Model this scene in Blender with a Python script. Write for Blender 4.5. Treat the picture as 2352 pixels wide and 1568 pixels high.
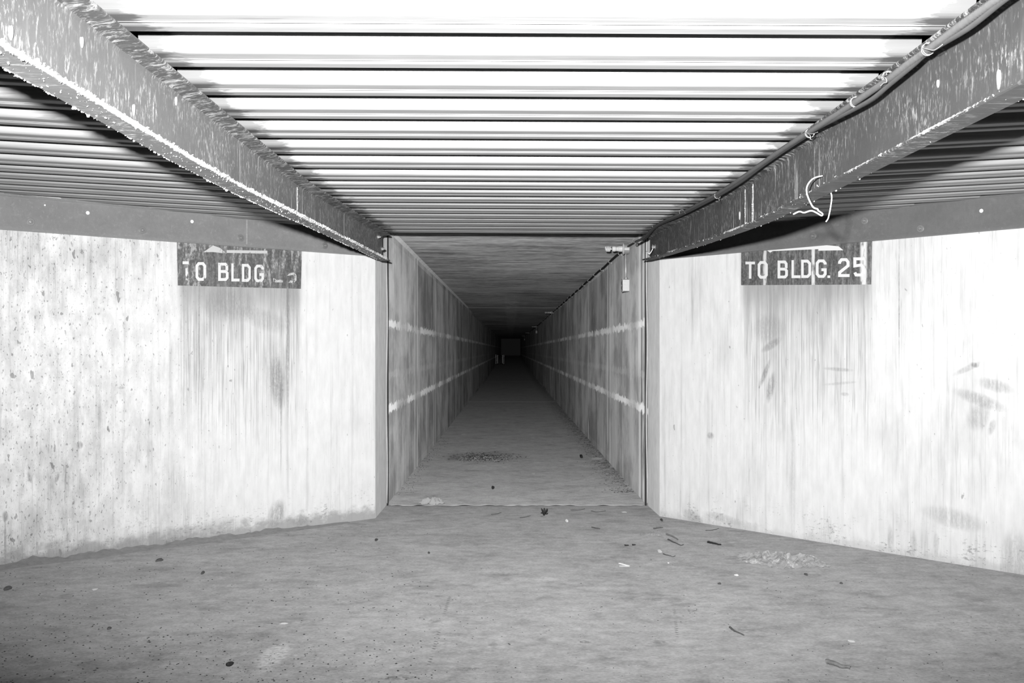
import bpy, math, random
from mathutils import Vector, Matrix, noise as mnoise

# ------------------------------------------------------------------ clear
for o in list(bpy.data.objects):
    bpy.data.objects.remove(o, do_unlink=True)
S = bpy.context.scene
COL = S.collection
random.seed(7)

# ------------------------------------------------------------------ camera
F = 2287.0            # focal length in pixels (35 mm on a 36 mm sensor)
PX, PY = 1172.0, 803.0
CH = 1.318            # camera height
cd = bpy.data.cameras.new('camera')
cam = bpy.data.objects.new('camera', cd); COL.objects.link(cam)
cam.location = (0, 0, CH); cam.rotation_euler = (math.pi/2, 0, 0)
cd.sensor_width = 36.0; cd.lens = 36.0*F/2352.0
cd.shift_x = (1176-PX)/2352.0; cd.shift_y = (PY-784)/2352.0
cd.clip_start = 0.05; cd.clip_end = 400
S.camera = cam

# ------------------------------------------------------------------ world, flash, exposure
w = bpy.data.worlds.new('world'); S.world = w; w.use_nodes = True
w.node_tree.nodes['Background'].inputs[0].default_value = (1, 1, 1, 1)
w.node_tree.nodes['Background'].inputs[1].default_value = 0.0
fl = bpy.data.lights.new('camera_flash', 'SPOT')
fl.energy = 3600; fl.shadow_soft_size = 0.028
fl.spot_size = math.radians(58); fl.spot_blend = 1.0
flo = bpy.data.objects.new('camera_flash', fl); COL.objects.link(flo)
flo.location = (-0.119, 0.0, 1.479)
FLASH_AIM = Vector((0.085, 1.0, 0.035))
flo.rotation_euler = FLASH_AIM.to_track_quat('-Z', 'Y').to_euler()
flo.scale = (2.35, 1.0, 1.0)   # flash heads throw a beam wider than tall
S.view_settings.view_transform = 'Standard'
S.view_settings.look = 'None'
S.view_settings.exposure = 0.0
S.view_settings.gamma = 1.0
S.view_settings.use_curve_mapping = False

# ------------------------------------------------------------------ picture rays
def ray(px, py):
    return Vector(((px-PX)/F, 1.0, -(py-PY)/F))
def at(px, py, D):
    r = ray(px, py); return Vector((0, 0, CH)) + r*D
def on_floor(px, py, z=0.0):
    r = ray(px, py); t = (z-CH)/r.z
    return Vector((0, 0, CH)) + r*t
def on_x(px, py, X):
    r = ray(px, py); t = X/r.x
    return Vector((0, 0, CH)) + r*t

# ------------------------------------------------------------------ shader building
class N:
    """Small grey-scale node-graph builder."""
    def __init__(s, name):
        s.m = bpy.data.materials.new(name); s.m.use_nodes = True
        s.t = s.m.node_tree; s.t.nodes.clear()
        s.out = s.t.nodes.new('ShaderNodeOutputMaterial')
        s.b = s.t.nodes.new('ShaderNodeBsdfPrincipled')
        s.t.links.new(s.b.outputs[0], s.out.inputs[0])
        s.co = s.t.nodes.new('ShaderNodeTexCoord').outputs['Object']
        sp = s.t.nodes.new('ShaderNodeSeparateXYZ'); s.t.links.new(s.co, sp.inputs[0])
        s.x, s.y, s.z = sp.outputs
    def put(s, sock, v):
        if isinstance(v, (int, float)):
            if sock.type == 'RGBA': sock.default_value = (v, v, v, 1)
            else: sock.default_value = v
        elif isinstance(v, (tuple, list)): sock.default_value = v
        else: s.t.links.new(v, sock)
    def op(s, o, a, b=0.0, clamp=False):
        n = s.t.nodes.new('ShaderNodeMath'); n.operation = o; n.use_clamp = clamp
        s.put(n.inputs[0], a); s.put(n.inputs[1], b); return n.outputs[0]
    def add(s, a, b): return s.op('ADD', a, b)
    def sub(s, a, b): return s.op('SUBTRACT', a, b)
    def mul(s, a, b): return s.op('MULTIPLY', a, b)
    def mx(s, a, b): return s.op('MAXIMUM', a, b)
    def mn(s, a, b): return s.op('MINIMUM', a, b)
    def inv(s, a): return s.op('SUBTRACT', 1.0, a)
    def vec(s, sc, loc=(0, 0, 0), rot=(0, 0, 0), typ='POINT'):
        n = s.t.nodes.new('ShaderNodeMapping'); n.vector_type = typ
        s.put(n.inputs[0], s.co)
        n.inputs['Location'].default_value = loc
        n.inputs['Rotation'].default_value = rot
        n.inputs['Scale'].default_value = sc
        return n.outputs[0]
    def noise(s, sc, detail=3.0, rough=0.55, loc=(0, 0, 0), dist=0.0):
        n = s.t.nodes.new('ShaderNodeTexNoise')
        s.put(n.inputs['Vector'], s.vec(sc, loc))
        n.inputs['Scale'].default_value = 1.0
        n.inputs['Detail'].default_value = detail
        n.inputs['Roughness'].default_value = rough
        n.inputs['Distortion'].default_value = dist
        return n.outputs[0]
    def voro(s, sc, loc=(0, 0, 0)):
        n = s.t.nodes.new('ShaderNodeTexVoronoi')
        s.put(n.inputs['Vector'], s.vec(sc, loc)); n.inputs['Scale'].default_value = 1.0
        return n.outputs['Distance']
    def ss(s, v, a, b):
        """smoothstep of v from a (0) to b (1); a may be larger than b"""
        n = s.t.nodes.new('ShaderNodeMapRange'); n.interpolation_type = 'SMOOTHSTEP'
        s.put(n.inputs[0], v)
        if a <= b: n.inputs[1].default_value = a; n.inputs[2].default_value = b; n.inputs[3].default_value = 0; n.inputs[4].default_value = 1
        else: n.inputs[1].default_value = b; n.inputs[2].default_value = a; n.inputs[3].default_value = 1; n.inputs[4].default_value = 0
        return n.outputs[0]
    def box(s, v, a, b, soft=0.02):
        return s.mul(s.ss(v, a-soft, a+soft), s.ss(v, b+soft, b-soft))
    def line(s, v, c, wd, soft):
        return s.ss(s.op('ABSOLUTE', s.sub(v, c)), wd+soft, wd)
    def mix(s, f, a, b):
        return s.add(s.mul(a, s.inv(f)), s.mul(b, f))
    def ell(s, c, r, rot=0.0, axes='xz', soft=0.5):
        """soft ellipse mask in the plane of two local axes"""
        a = s.sub(s.x, c[0]); bsrc = s.z if axes == 'xz' else s.y
        b = s.sub(bsrc, c[1])
        cr, sr = math.cos(rot), math.sin(rot)
        p = s.add(s.mul(a, cr/r[0]), s.mul(b, sr/r[0]))
        q = s.add(s.mul(a, -sr/r[1]), s.mul(b, cr/r[1]))
        d = s.add(s.mul(p, p), s.mul(q, q))
        return s.ss(d, 1.0+soft, 1.0-soft)
    def done(s, col, rough=0.8, bump=None, bstr=0.3, bdist=0.01, metal=0.0, spec=0.3, drough=0.0):
        s.put(s.b.inputs['Base Color'], col)
        s.put(s.b.inputs['Roughness'], rough)
        s.put(s.b.inputs['Metallic'], metal)
        s.b.inputs['Specular IOR Level'].default_value = spec
        s.b.inputs['Diffuse Roughness'].default_value = drough
        if bump is not None:
            n = s.t.nodes.new('ShaderNodeBump')
            n.inputs['Strength'].default_value = bstr; n.inputs['Distance'].default_value = bdist
            s.put(n.inputs['Height'], bump); s.put(s.b.inputs['Normal'], n.outputs[0])
        return s.m

def plain(name, c, rough=0.7, metal=0.0, spec=0.3, var=0.12, sc=30, dr=0.0):
    n = N(name)
    v = n.noise((sc, sc, sc), 3)
    return n.done(n.mul(c, n.add(1.0-var, n.mul(v, 2*var))), rough, v, 0.15, 0.002, metal, spec, dr)

# ------------------------------------------------------------------ mesh building
class MB:
    def __init__(s): s.v = []; s.f = []
    def add(s, vs, fs):
        k = len(s.v); s.v += [Vector(p) for p in vs]; s.f += [tuple(i+k for i in f) for f in fs]
        return s
    def box(s, lo, hi, mat=None):
        x0, y0, z0 = lo; x1, y1, z1 = hi
        vs = [(x0,y0,z0),(x1,y0,z0),(x1,y1,z0),(x0,y1,z0),(x0,y0,z1),(x1,y0,z1),(x1,y1,z1),(x0,y1,z1)]
        if mat is not None: vs = [mat @ Vector(p) for p in vs]
        return s.add(vs, [(0,3,2,1),(4,5,6,7),(0,1,5,4),(1,2,6,5),(2,3,7,6),(3,0,4,7)])
    def prism(s, poly, z0, z1):
        """vertical prism over an anticlockwise xy polygon"""
        n = len(poly)
        vs = [(p[0], p[1], z0) for p in poly] + [(p[0], p[1], z1) for p in poly]
        fs = [tuple(range(n-1, -1, -1)), tuple(range(n, 2*n))]
        fs += [(i, (i+1) % n, n+(i+1) % n, n+i) for i in range(n)]
        return s.add(vs, fs)
    def loft(s, rings, closed_ends=True):
        n = len(rings[0]); vs = [p for r in rings for p in r]; fs = []
        for k in range(len(rings)-1):
            for i in range(n):
                j = (i+1) % n
                fs.append((k*n+i, k*n+j, (k+1)*n+j, (k+1)*n+i))
        if closed_ends:
            fs.append(tuple(range(n-1, -1, -1))); m = (len(rings)-1)*n
            fs.append(tuple(range(m, m+n)))
        return s.add(vs, fs)
    def tube(s, pts, r, seg=8, rfun=None):
        pts = [Vector(p) for p in pts]; rings = []; up = None
        for i, p in enumerate(pts):
            d = (pts[min(i+1, len(pts)-1)] - pts[max(i-1, 0)]).normalized()
            if up is None:
                up = Vector((0, 0, 1)) if abs(d.z) < 0.9 else Vector((1, 0, 0))
            a = d.cross(up); 
            if a.length < 1e-6: a = d.orthogonal()
            a.normalize(); b = a.cross(d).normalized(); up = b
            rr = r if rfun is None else r*rfun(i/(len(pts)-1))
            rings.append([p + (a*math.cos(t) + b*math.sin(t))*rr for t in [2*math.pi*k/seg for k in range(seg)]])
        return s.loft(rings)
    def lathe(s, prof, c, ax, seg=16):
        """prof: (radius, height along axis) list"""
        ax = Vector(ax).normalized(); a = ax.orthogonal().normalized(); b = ax.cross(a)
        c = Vector(c)
        rings = [[c + ax*h + (a*math.cos(t)+b*math.sin(t))*max(r, 1e-5) for t in [2*math.pi*k/seg for k in range(seg)]] for r, h in prof]
        return s.loft(rings)
def smooth_path(pts, n=8):
    """Catmull-Rom through points"""
    pts = [Vector(p) for p in pts]
    P = [pts[0]*2-pts[1]] + pts + [pts[-1]*2-pts[-2]]
    out = []
    for i in range(1, len(P)-2):
        for k in range(n):
            t = k/n; a, b, c, d = P[i-1], P[i], P[i+1], P[i+2]
            out.append(0.5*((2*b) + (c-a)*t + (2*a-5*b+4*c-d)*t*t + (3*b-a-3*c+d)*t**3))
    out.append(pts[-1]); return out

MATS = {}
def wm(o): return MATS.get(o.name, Matrix.Identity(4))
def obj(name, mb, mat, parent=None, frame=None, local=False, smooth=False):
    """link mb (world coordinates unless local) as one mesh object"""
    me = bpy.data.meshes.new(name)
    W = frame if frame is not None else (wm(parent) if parent else Matrix.Identity(4))
    I = W.inverted()
    vs = [tuple(p) if local else tuple(I @ p) for p in mb.v]
    me.from_pydata(vs, [], mb.f); me.update()
    me.materials.append(mat)
    if smooth:
        me.polygons.foreach_set('use_smooth', [True]*len(me.polygons))
    o = bpy.data.objects.new(name, me); COL.objects.link(o)
    if parent:
        o.parent = parent
        if frame is not None: o.matrix_local = wm(parent).inverted() @ frame
    elif frame is not None: o.matrix_world = frame
    MATS[o.name] = W
    return o
def tag(o, label, cat, group=None, kind=None):
    o['label'] = label; o['category'] = cat
    if group: o['group'] = group
    if kind: o['kind'] = kind
    return o
def struct(o, label=None):
    o['kind'] = 'structure'
    if label: o['label'] = label
    return o
def empty(name, loc=(0, 0, 0), frame=None):
    o = bpy.data.objects.new(name, None); COL.objects.link(o); o.empty_display_size = 0.1
    W = frame if frame is not None else Matrix.Translation(Vector(loc))
    o.matrix_world = W; MATS[o.name] = W
    return o
def base_obj(name, mb, mat, smooth=False):
    """single-mesh thing with its origin at its base"""
    c = sum(mb.v, Vector())/len(mb.v); z = min(p.z for p in mb.v)
    return obj(name, mb, mat, frame=Matrix.Translation((c.x, c.y, z)), smooth=smooth)

# ------------------------------------------------------------------ wall frames (local x along the wall, y into the room, z up)
class Wall:
    def __init__(s, p0, xdir):
        s.p0 = Vector((p0[0], p0[1], 0)); s.x = Vector((xdir[0], xdir[1], 0)).normalized()
        s.n = Vector((0, 0, 1)).cross(s.x)
        s.M = Matrix(((s.x.x, s.n.x, 0, s.p0.x), (s.x.y, s.n.y, 0, s.p0.y), (0, 0, 1, 0), (0, 0, 0, 1)))
    def hit(s, px, py, off=0.0):
        r = ray(px, py); C = Vector((0, 0, CH))
        t = (off - (C-s.p0).dot(s.n)) / r.dot(s.n)
        return C + r*t
    def uz(s, px, py, off=0.0):
        h = s.hit(px, py, off); return ((h-s.p0).dot(s.x), h.z)
PL0, PL1 = Vector((-1.056, 7.789, 0)), Vector((-3.095, 6.04, 0))
PR0, PR1 = Vector((1.183, 7.890, 0)), Vector((3.008, 5.83, 0))
WL = Wall(PL0, PL1-PL0)
WR = Wall(PR0, PR0-PR1)
LENW = 3.45
XL, XR = -1.05, 1.158     # tunnel side faces
YJ = 8.44                 # construction joint at the tunnel mouth
ZT = 2.36                # tunnel ceiling

# ------------------------------------------------------------------ materials of the setting
def chamber_wall_mat(name, sgn, sign_u, zsign, blobs, chip_side, left):
    n = N(name)
    fine = n.noise((22, 1, 6), 4, 0.6)
    drip = n.noise((26, 1, 0.7), 3, 0.6, (3, 0, 0))
    broad = n.noise((2.2, 1, 0.9), 3, 0.5, (9, 0, 2))
    col = n.add(0.62 if left else 0.57, n.mul(n.sub(fine, 0.5), 0.20))
    col = n.sub(col, n.mul(n.ss(drip, 0.52, 0.75), 0.10))
    hair = n.ss(n.op('ABSOLUTE', n.sub(n.noise((34, 1, 0.5), 3, 0.6, (5, 0, 5)), 0.5)), 0.016, 0.0)
    col = n.sub(col, n.mul(n.mul(hair, n.ss(broad, 0.42, 0.6)), 0.10))
    col = n.sub(col, n.mul(n.ss(broad, 0.5, 0.75), 0.10))
    # paint chips: bare grey concrete, more of them to one side
    dens = n.ss(n.mul(n.x, sgn), chip_side[0], chip_side[1])
    big = n.noise((17, 1, 8), 2.5, 0.6, (4, 0, 7))
    thr = n.sub(big, n.mul(dens, 0.055))
    chips = n.ss(n.sub(big, n.sub(0.725, n.mul(dens, 0.065))), 0.0, 0.02)
    sm = n.noise((62, 1, 30), 2, 0.6, (1, 0, 3))
    small = n.ss(n.sub(sm, n.sub(0.715, n.mul(dens, 0.085))), 0.0, 0.02)
    s3 = n.noise((120, 1, 52), 2, 0.6, (3, 0, 8))
    small = n.mx(small, n.mul(n.ss(n.sub(s3, n.sub(0.715, n.mul(dens, 0.075))), 0.0, 0.03), 0.75))
    s4 = n.noise((30, 1, 13), 3, 0.6, (8, 0, 8))
    small = n.mx(small, n.mul(n.ss(n.sub(s4, n.sub(0.735, n.mul(dens, 0.07))), 0.0, 0.02), 0.85))
    col = n.mix(n.mul(chips, 0.62), col, 0.20)
    col = n.mix(n.mul(small, 0.6), col, 0.20)
    # seepage streaks under the painted sign
    ub = n.box(n.x, sign_u[0], sign_u[1], 0.035)
    fall = n.ss(n.add(n.z, n.mul(n.sub(broad, 0.5), 0.7)), 0.55, zsign)
    st = n.noise((70, 1, 0.9), 3, 0.6, (2, 0, 5))
    st2 = n.noise((20, 1, 0.7), 2, 0.5, (7, 0, 5))
    if left: col = n.sub(col, n.mul(n.mul(dens, n.ss(n.noise((9, 1, 4), 6, 0.75, (2, 0, 2)), 0.36, 0.64)), 0.15))
    stm = n.mul(n.mul(ub, fall), n.add(n.mul(n.ss(st, 0.36, 0.70), 0.46), n.mul(n.ss(st2, 0.35, 0.75), 0.26)))
    near = n.mul(ub, n.ss(n.add(n.z, n.mul(n.sub(st2, 0.5), 0.3)), zsign-0.36, zsign+0.02))
    lin = n.ss(n.op('ABSOLUTE', n.sub(n.noise((52, 1, 0.45), 3, 0.65, (4, 0, 1)), 0.5)), 0.028, 0.004)
    fall2 = n.ss(n.add(n.z, n.mul(n.sub(st2, 0.5), 0.5)), 0.30, zsign-0.5)
    stm = n.mx(stm, n.mul(n.mul(lin, n.mul(ub, fall2)), 0.62))
    stm = n.mx(stm, n.mul(near, n.add(0.35, n.mul(st, 0.55))))
    col = n.mix(n.mn(stm, 0.86), col, 0.17)
    # hand-size smudges and scrapes
    grit = n.add(n.mul(n.noise((90, 1, 30), 5, 0.75, (6, 0, 1)), 0.55), n.mul(n.noise((60, 1, 2.5), 3, 0.6, (6, 0, 4)), 0.45))
    for (c, r, rot, amt) in blobs:
        e = n.mul(n.ell(c, r, rot, soft=0.9), n.ss(grit, 0.30, 0.62))
        col = n.mix(n.mul(e, amt*0.85), col, 0.17)
    # worn, damp foot of the wall
    foot = n.noise((9, 1, 12), 5, 0.65, (0, 0, 9))
    fz = n.ss(n.add(n.z, n.mul(n.sub(foot, 0.5), 0.30 if left else 0.22)), 0.13 if left else 0.07, 0.03 if left else 0.0)
    col = n.mix(n.mul(fz, 0.72 if left else 0.30), col, 0.24)
    f2 = n.mul(n.ss(n.add(n.mul(n.noise((26, 1, 60), 5, 0.75, (5, 0, 2)), 0.7), n.mul(n.noise((4, 1, 5), 2, 0.5, (5, 0, 7)), 0.3)), 0.56, 0.60), n.ss(n.z, 0.32, 0.05))
    col = n.mix(n.mul(f2, 0.6), col, 0.16)
    bump = n.add(n.mul(n.noise((40, 1, 28), 5, 0.65), 0.6), n.mul(n.inv(chips), 0.4))
    return n.done(col, 0.75, bump, 0.35, 0.006, spec=0.15, drough=0.6)

def zsmudge(W, items):
    out = []
    for (px, py, wpx, hpx, rot, amt) in items:
        u, z = W.uz(px, py); u2, _ = W.uz(px+wpx/2, py); _, z2 = W.uz(px, py-hpx/2)
        out.append(((u, z), (abs(u2-u), abs(z2-z)), rot, amt))
    return out
ul = sorted([WL.uz(412, 655)[0], WL.uz(690, 655)[0]])
ur = sorted([WR.uz(1705, 655)[0], WR.uz(2000, 655)[0]])
zsl = WL.uz(550, 660)[1]; zsr = WR.uz(1850, 656)[1]
M_wl = chamber_wall_mat('white_painted_concrete', 1.0, ul, zsl, zsmudge(WL, [
    (638, 880, 30, 110, -0.1, 0.8), (630, 850, 60, 120, 0.0, 0.35), (661, 780, 8, 330, 0.0, 0.75), (665, 700, 40, 90, 0.0, 0.4), (610, 735, 100, 40, 0.3, 0.45), (530, 700, 110, 70, 0.0, 0.6), (457, 750, 5, 260, 0, 0.6), (645, 980, 4, 200, 0, 0.6),
    (636, 1182, 36, 60, 0.3, 0.75), (690, 1196, 34, 22, 0.0, 0.7), (183, 1022, 14, 16, 0, 0.9),
    (330, 1255, 190, 60, -0.12, 0.55), (140, 1285, 200, 50, -0.12, 0.55), (470, 1225, 200, 50, -0.12, 0.35),
    (68, 1096, 8, 24, -0.3, 0.9), (131, 1098, 8, 20, 0.3, 0.9), (12, 1186, 14, 22, 0, 0.9),
    (278, 890, 16, 6, 0, 0.7), (12, 1250, 5, 110, 0, 0.8), (868, 800, 10, 60, 0, 0.4)]), (0.6, 2.5), True)
M_wr = chamber_wall_mat('white_painted_concrete_worn', -1.0, ur, zsr, zsmudge(WR, [
    (1765, 755, 60, 60, 0.0, 0.55), (1772, 792, 46, 16, -0.5, 0.8), (1757, 857, 10, 60, 0.42, 0.85),
    (1770, 890, 16, 62, 0.25, 0.9), (1925, 848, 60, 8, 0.05, 0.6), (1930, 880, 70, 6, -0.1, 0.4), (1940, 905, 18, 8, 0, 0.6),
    (2222, 846, 62, 12, -0.45, 0.55), (2238, 838, 20, 10, 0.3, 0.85), (2285, 885, 72, 26, 0.25, 0.6), (2250, 918, 110, 26, 0.32, 0.65), (2248, 955, 44, 60, 0.5, 0.55), (2278, 980, 14, 34, 0.3, 0.6),
    (2190, 1190, 130, 40, 0.15, 0.5), (1632, 1000, 14, 14, 0, 0.8), (1820, 1100, 14, 260, 0, 0.35),
    (2045, 1240, 12, 60, 0, 0.45), (2098, 1250, 14, 60, 0, 0.45), (2150, 1250, 12, 50, 0, 0.45), (2335, 1280, 70, 110, 0, 0.5),
    (1590, 1185, 40, 22, 0.3, 0.6), (1660, 1190, 80, 18, 0.1, 0.5), (2065, 690, 3, 300, 0, 0.75)]), (3.2, 5.0), False)

def tunnel_wall_mat(name, first, step, zoff=0.0):
    n = N(name)
    a = n.noise((1, 3.2, 0.8), 4, 0.6); b = n.noise((1, 14, 1.1), 4, 0.65, (0, 3, 0)); c = n.noise((9, 22, 18), 4, 0.6)
    col = n.add(0.41, n.add(n.mul(n.sub(a, 0.5), 0.34), n.add(n.mul(n.sub(b, 0.5), 0.32), n.mul(n.sub(c, 0.5), 0.10))))
    # pale form-panel lines
    q = n.op('DIVIDE', n.sub(n.y, first - 10*step), step)
    t = n.op('FRACT', q); kk = n.op('FLOOR', q)
    lift = n.op('FLOOR', n.op('DIVIDE', n.sub(n.z, 0.07), 0.737))
    def hsh(a): return n.op('FRACT', n.mul(n.op('SINE', n.mul(a, 12.9898)), 437.585))
    h1 = hsh(n.add(kk, 3.0)); h2 = hsh(n.add(n.mul(lift, 7.0), n.mul(kk, 3.0)))
    col = n.mul(col, n.add(0.52, n.add(n.mul(h1, 0.24), n.mul(h2, 0.36))))
    mot = n.ss(n.noise((1, 1.1, 1.4), 5, 0.65, (3, 7, 1)), 0.36, 0.62)
    col = n.mul(col, n.add(0.66, n.mul(mot, 0.52)))
    wob = n.mul(n.sub(n.noise((1, 0.2, 3), 2), 0.5), 0.006)
    dm = n.mul(n.sub(0.5, n.op('ABSOLUTE', n.sub(n.add(t, wob), 0.5))), step)      # metres from the panel joint
    brk = n.ss(n.noise((1, 3, 1.6), 3, 0.6, (7, 2, 2)), 0.34, 0.52)
    col = n.mix(n.mul(n.mul(n.box(dm, 0.055, 0.19, 0.02), brk), 0.60), col, 0.72)
    col = n.mix(n.mul(n.ss(dm, 0.045, 0.02), 0.6), col, 0.09)
    mid = n.op('ABSOLUTE', n.sub(t, 0.5))
    col = n.mix(n.mul(n.mul(n.ss(mid, 0.022, 0.008), brk), 0.35), col, 0.65)
    # ragged efflorescence along two lift joints
    rg = n.noise((1, 7, 9), 4, 0.7, (2, 2, 2)); rg2 = n.noise((1, 1.1, 0.2), 2, 0.5, (5, 1, 2))
    for zc, wd, am in ((1.545, 0.030, 0.75), (0.805, 0.030, 0.9), (1.10, 0.03, 0.12)):
        d = n.op('ABSOLUTE', n.add(n.sub(n.z, zc), n.mul(n.sub(rg, 0.5), 0.16)))
        m = n.mul(n.ss(d, wd+0.010, wd*0.8), n.add(0.22, n.mul(n.ss(rg2, 0.43, 0.56), 0.78)))
        col = n.mix(n.mul(m, am), col, 0.95)
    run = n.mul(n.ss(n.noise((1, 20, 0.6), 3, 0.6, (8, 4, 4)), 0.58, 0.70), 0.25)
    col = n.mix(run, col, 0.55)
    if zoff: col = n.mul(col, zoff)
    return n.done(col, 0.85, n.noise((30, 30, 30), 5, 0.7), 0.35, 0.006, spec=0.1, drough=1.0)
M_tl = tunnel_wall_mat('bare_concrete_left', 11.1, 2.72)
M_tr = tunnel_wall_mat('bare_concrete_right', 11.7, 2.92, 0.82)

def jamb_mat():
    n = N('grey_concrete_jamb')
    b = n.noise((30, 30, 1.2), 4, 0.65); c = n.noise((14, 14, 10), 4, 0.6)
    col = n.add(0.36, n.add(n.mul(n.sub(b, 0.5), 0.26), n.mul(n.sub(c, 0.5), 0.16)))
    return n.done(col, 0.85, c, 0.4, 0.005, spec=0.1, drough=1.0)
M_jamb = jamb_mat()

def tunnel_ceiling_mat():
    n = N('board_marked_concrete')
    a = n.noise((1.6, 14, 1), 4, 0.65, dist=0.6); b = n.noise((9, 30, 1), 3, 0.6, (4, 1, 0)); c = n.noise((0.6, 0.35, 1), 2, 0.5)
    col = n.add(0.06, n.add(n.mul(n.ss(a, 0.36, 0.66), 0.24), n.add(n.mul(n.ss(b, 0.42, 0.70), 0.16), n.mul(n.ss(c, 0.3, 0.7), 0.14))))
    sl = n.ss(n.noise((2.2, 26, 1), 3, 0.6, (2, 5, 0)), 0.64, 0.70)
    col = n.mix(n.mul(sl, 0.45), col, 0.62)
    cst = n.mul(n.line(n.x, 0.03, 0.10, 0.10), n.mul(n.ss(n.y, 18, 22), n.ss(n.noise((8, 4, 1), 3, 0.6), 0.42, 0.58)))
    col = n.mix(n.mul(cst, 0.4), col, 0.55)
    for yc in (24.7, 41.1, 57.5):
        col = n.mix(n.mul(n.line(n.y, yc, 0.10, 0.06), 0.8), col, 0.80)
    for (xc, yc, hw) in ((0.03, 12.0, 0.17), (0.03, 17.9, 0.2), (0.0, 21.3, 0.2)):
        m = n.mul(n.line(n.y, yc, 0.02, 0.02), n.line(n.x, xc, hw, 0.03))
        col = n.mix(n.mul(m, 0.85), col, 0.75)
        md = n.mul(n.line(n.y, yc-0.07, 0.03, 0.02), n.line(n.x, xc, hw, 0.03))
        col = n.mix(n.mul(md, 0.8), col, 0.05)
    return n.done(n.mx(col, 0.06), 0.9, a, 0.4, 0.006, spec=0.1, drough=1.0)
M_tc = tunnel_ceiling_mat()

def floor_mat():
    n = N('dusty_concrete_floor')
    a = n.noise((2.2, 2.8, 1), 5, 0.6); b = n.noise((11, 15, 1), 5, 0.7, (3, 3, 0)); c = n.noise((60, 80, 1), 3, 0.6)
    col = n.add(0.19, n.add(n.mul(n.sub(a, 0.5), 0.12), n.add(n.mul(n.sub(b, 0.5), 0.20), n.mul(n.sub(c, 0.5), 0.16))))
    pt = n.ss(n.noise((3.0, 4.2, 1), 7, 0.72, (8, 3, 0)), 0.50, 0.66)
    col = n.mul(col, n.sub(1.08, n.mul(pt, 0.26)))
    lt = n.ss(n.noise((8, 12, 1), 6, 0.72, (4, 9, 0)), 0.58, 0.72)
    col = n.add(col, n.mul(lt, 0.05))
    # small dark flecks
    v = n.noise((46, 62, 1), 1.5, 0.5, (11, 5, 0))
    v2 = n.noise((1.4, 1.4, 1), 2, 0.5, (2, 8, 0))
    fk = n.ss(n.add(v, n.mul(n.sub(v2, 0.5), 0.16)), 0.715, 0.745)
    col = n.mix(n.mul(fk, 0.55), col, 0.12)
    sm = n.ss(n.noise((6, 20, 1), 3, 0.6, (1, 7, 0)), 0.66, 0.76)
    col = n.mix(n.mul(sm, 0.35), col, 0.17)
    # scuffs and tyre marks at their own spots
    def fl(px, py): p = on_floor(px, py); return (p.x, p.y)
    g = n.ss(n.noise((40, 40, 1), 3, 0.6, (6, 2, 0)), 0.36, 0.56)
    for (px, py, wpx, hpx, rot, am) in ((1110, 1049, 170, 22, 0, .6), (1045, 1050, 26, 12, 0, .8), (912, 1556, 92, 10, 0.05, .75), (1076, 1536, 56, 8, 0.04, .7), (1000, 1425, 26, 10, 0, .55), (1500, 1376, 40, 9, 0, .5),
             (1515, 1476, 36, 12, 0, .6), (1712, 1445, 46, 16, 0, .45), (1132, 1480, 20, 9, 0, .5), (1246, 1468, 18, 6, 0, .7),
             (1344, 1474, 24, 6, 0, .7), (360, 1344, 120, 12, .1, .3), (280, 1534, 60, 14, 0, .4), (1004, 1369, 28, 5, 0, .6), (840, 1230, 90, 9, 0, .35),
             (1046, 1229, 60, 6, 0, .35), (930, 1229, 100, 6, 0, .3), (1440, 1262, 60, 16, 0, .3), (364, 1512, 22, 8, 0, .35)):
        p = fl(px, py); q = fl(px+wpx/2, py); r = fl(px, py-hpx/2)
        e = n.mul(n.ell(p, (abs(q[0]-p[0]), abs(r[1]-p[1])), rot, 'xy', 0.8), g)
        col = n.mix(n.mul(e, am), col, 0.09)
    for (px, py, wpx, hpx, am) in ((630, 1505, 60, 60, .22), (1150, 1312, 130, 12, .10), (1240, 1330, 110, 10, .10), (2250, 1440, 300, 40, .10)):
        p = fl(px, py); q = fl(px+wpx/2, py); r = fl(px, py-hpx/2)
        e = n.mul(n.ell(p, (abs(q[0]-p[0]), abs(r[1]-p[1])), 0, 'xy', 0.9), g)
        col = n.mix(n.mul(e, am), col, 0.70)
    # two dashed tread marks
    for (p0, p1) in (((1038, 1352), (982, 1536)), ((1548, 1398), (1556, 1465))):
        a0, a1 = on_floor(*p0), on_floor(*p1)
        k = (a1.x-a0.x)/(a1.y-a0.y)
        off = n.sub(n.x, n.add(a0.x, n.mul(n.sub(n.y, a0.y), k)))
        dash = n.ss(n.add(n.op('SINE', n.mul(n.add(n.y, n.mul(n.x, 0.5)), 170)), n.mul(n.sub(n.noise((40, 40, 1), 3, 0.7), 0.5), 5)), 0.0, 0.6)
        gate = n.ss(n.noise((1, 5, 1), 2, 0.5, (3, 1, 0)), 0.42, 0.52)
        m = n.mul(n.mul(n.line(off, 0, 0.003, 0.009), n.box(n.y, a1.y, a0.y, 0.03)), n.mul(dash, gate))
        col = n.mix(n.mul(m, 0.75), col, 0.07)
    # cross joints in the tunnel floor, damp dirt along the right-hand wall
    for yc in (25.2, 41.5):
        col = n.mix(n.mul(n.line(n.y, yc, 0.04, 0.05), 0.4), col, 0.6)
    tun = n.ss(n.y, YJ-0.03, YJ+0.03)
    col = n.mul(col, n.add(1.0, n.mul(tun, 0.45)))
    dr = n.mul(n.mul(n.ss(n.x, XR-0.34, XR-0.02), n.ss(n.y, YJ+0.2, YJ+2.5)), n.ss(n.noise((16, 11, 1), 5, 0.75, (1, 1, 0)), 0.44, 0.56))
    col = n.mix(n.mul(dr, 0.72), col, 0.06)
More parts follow.
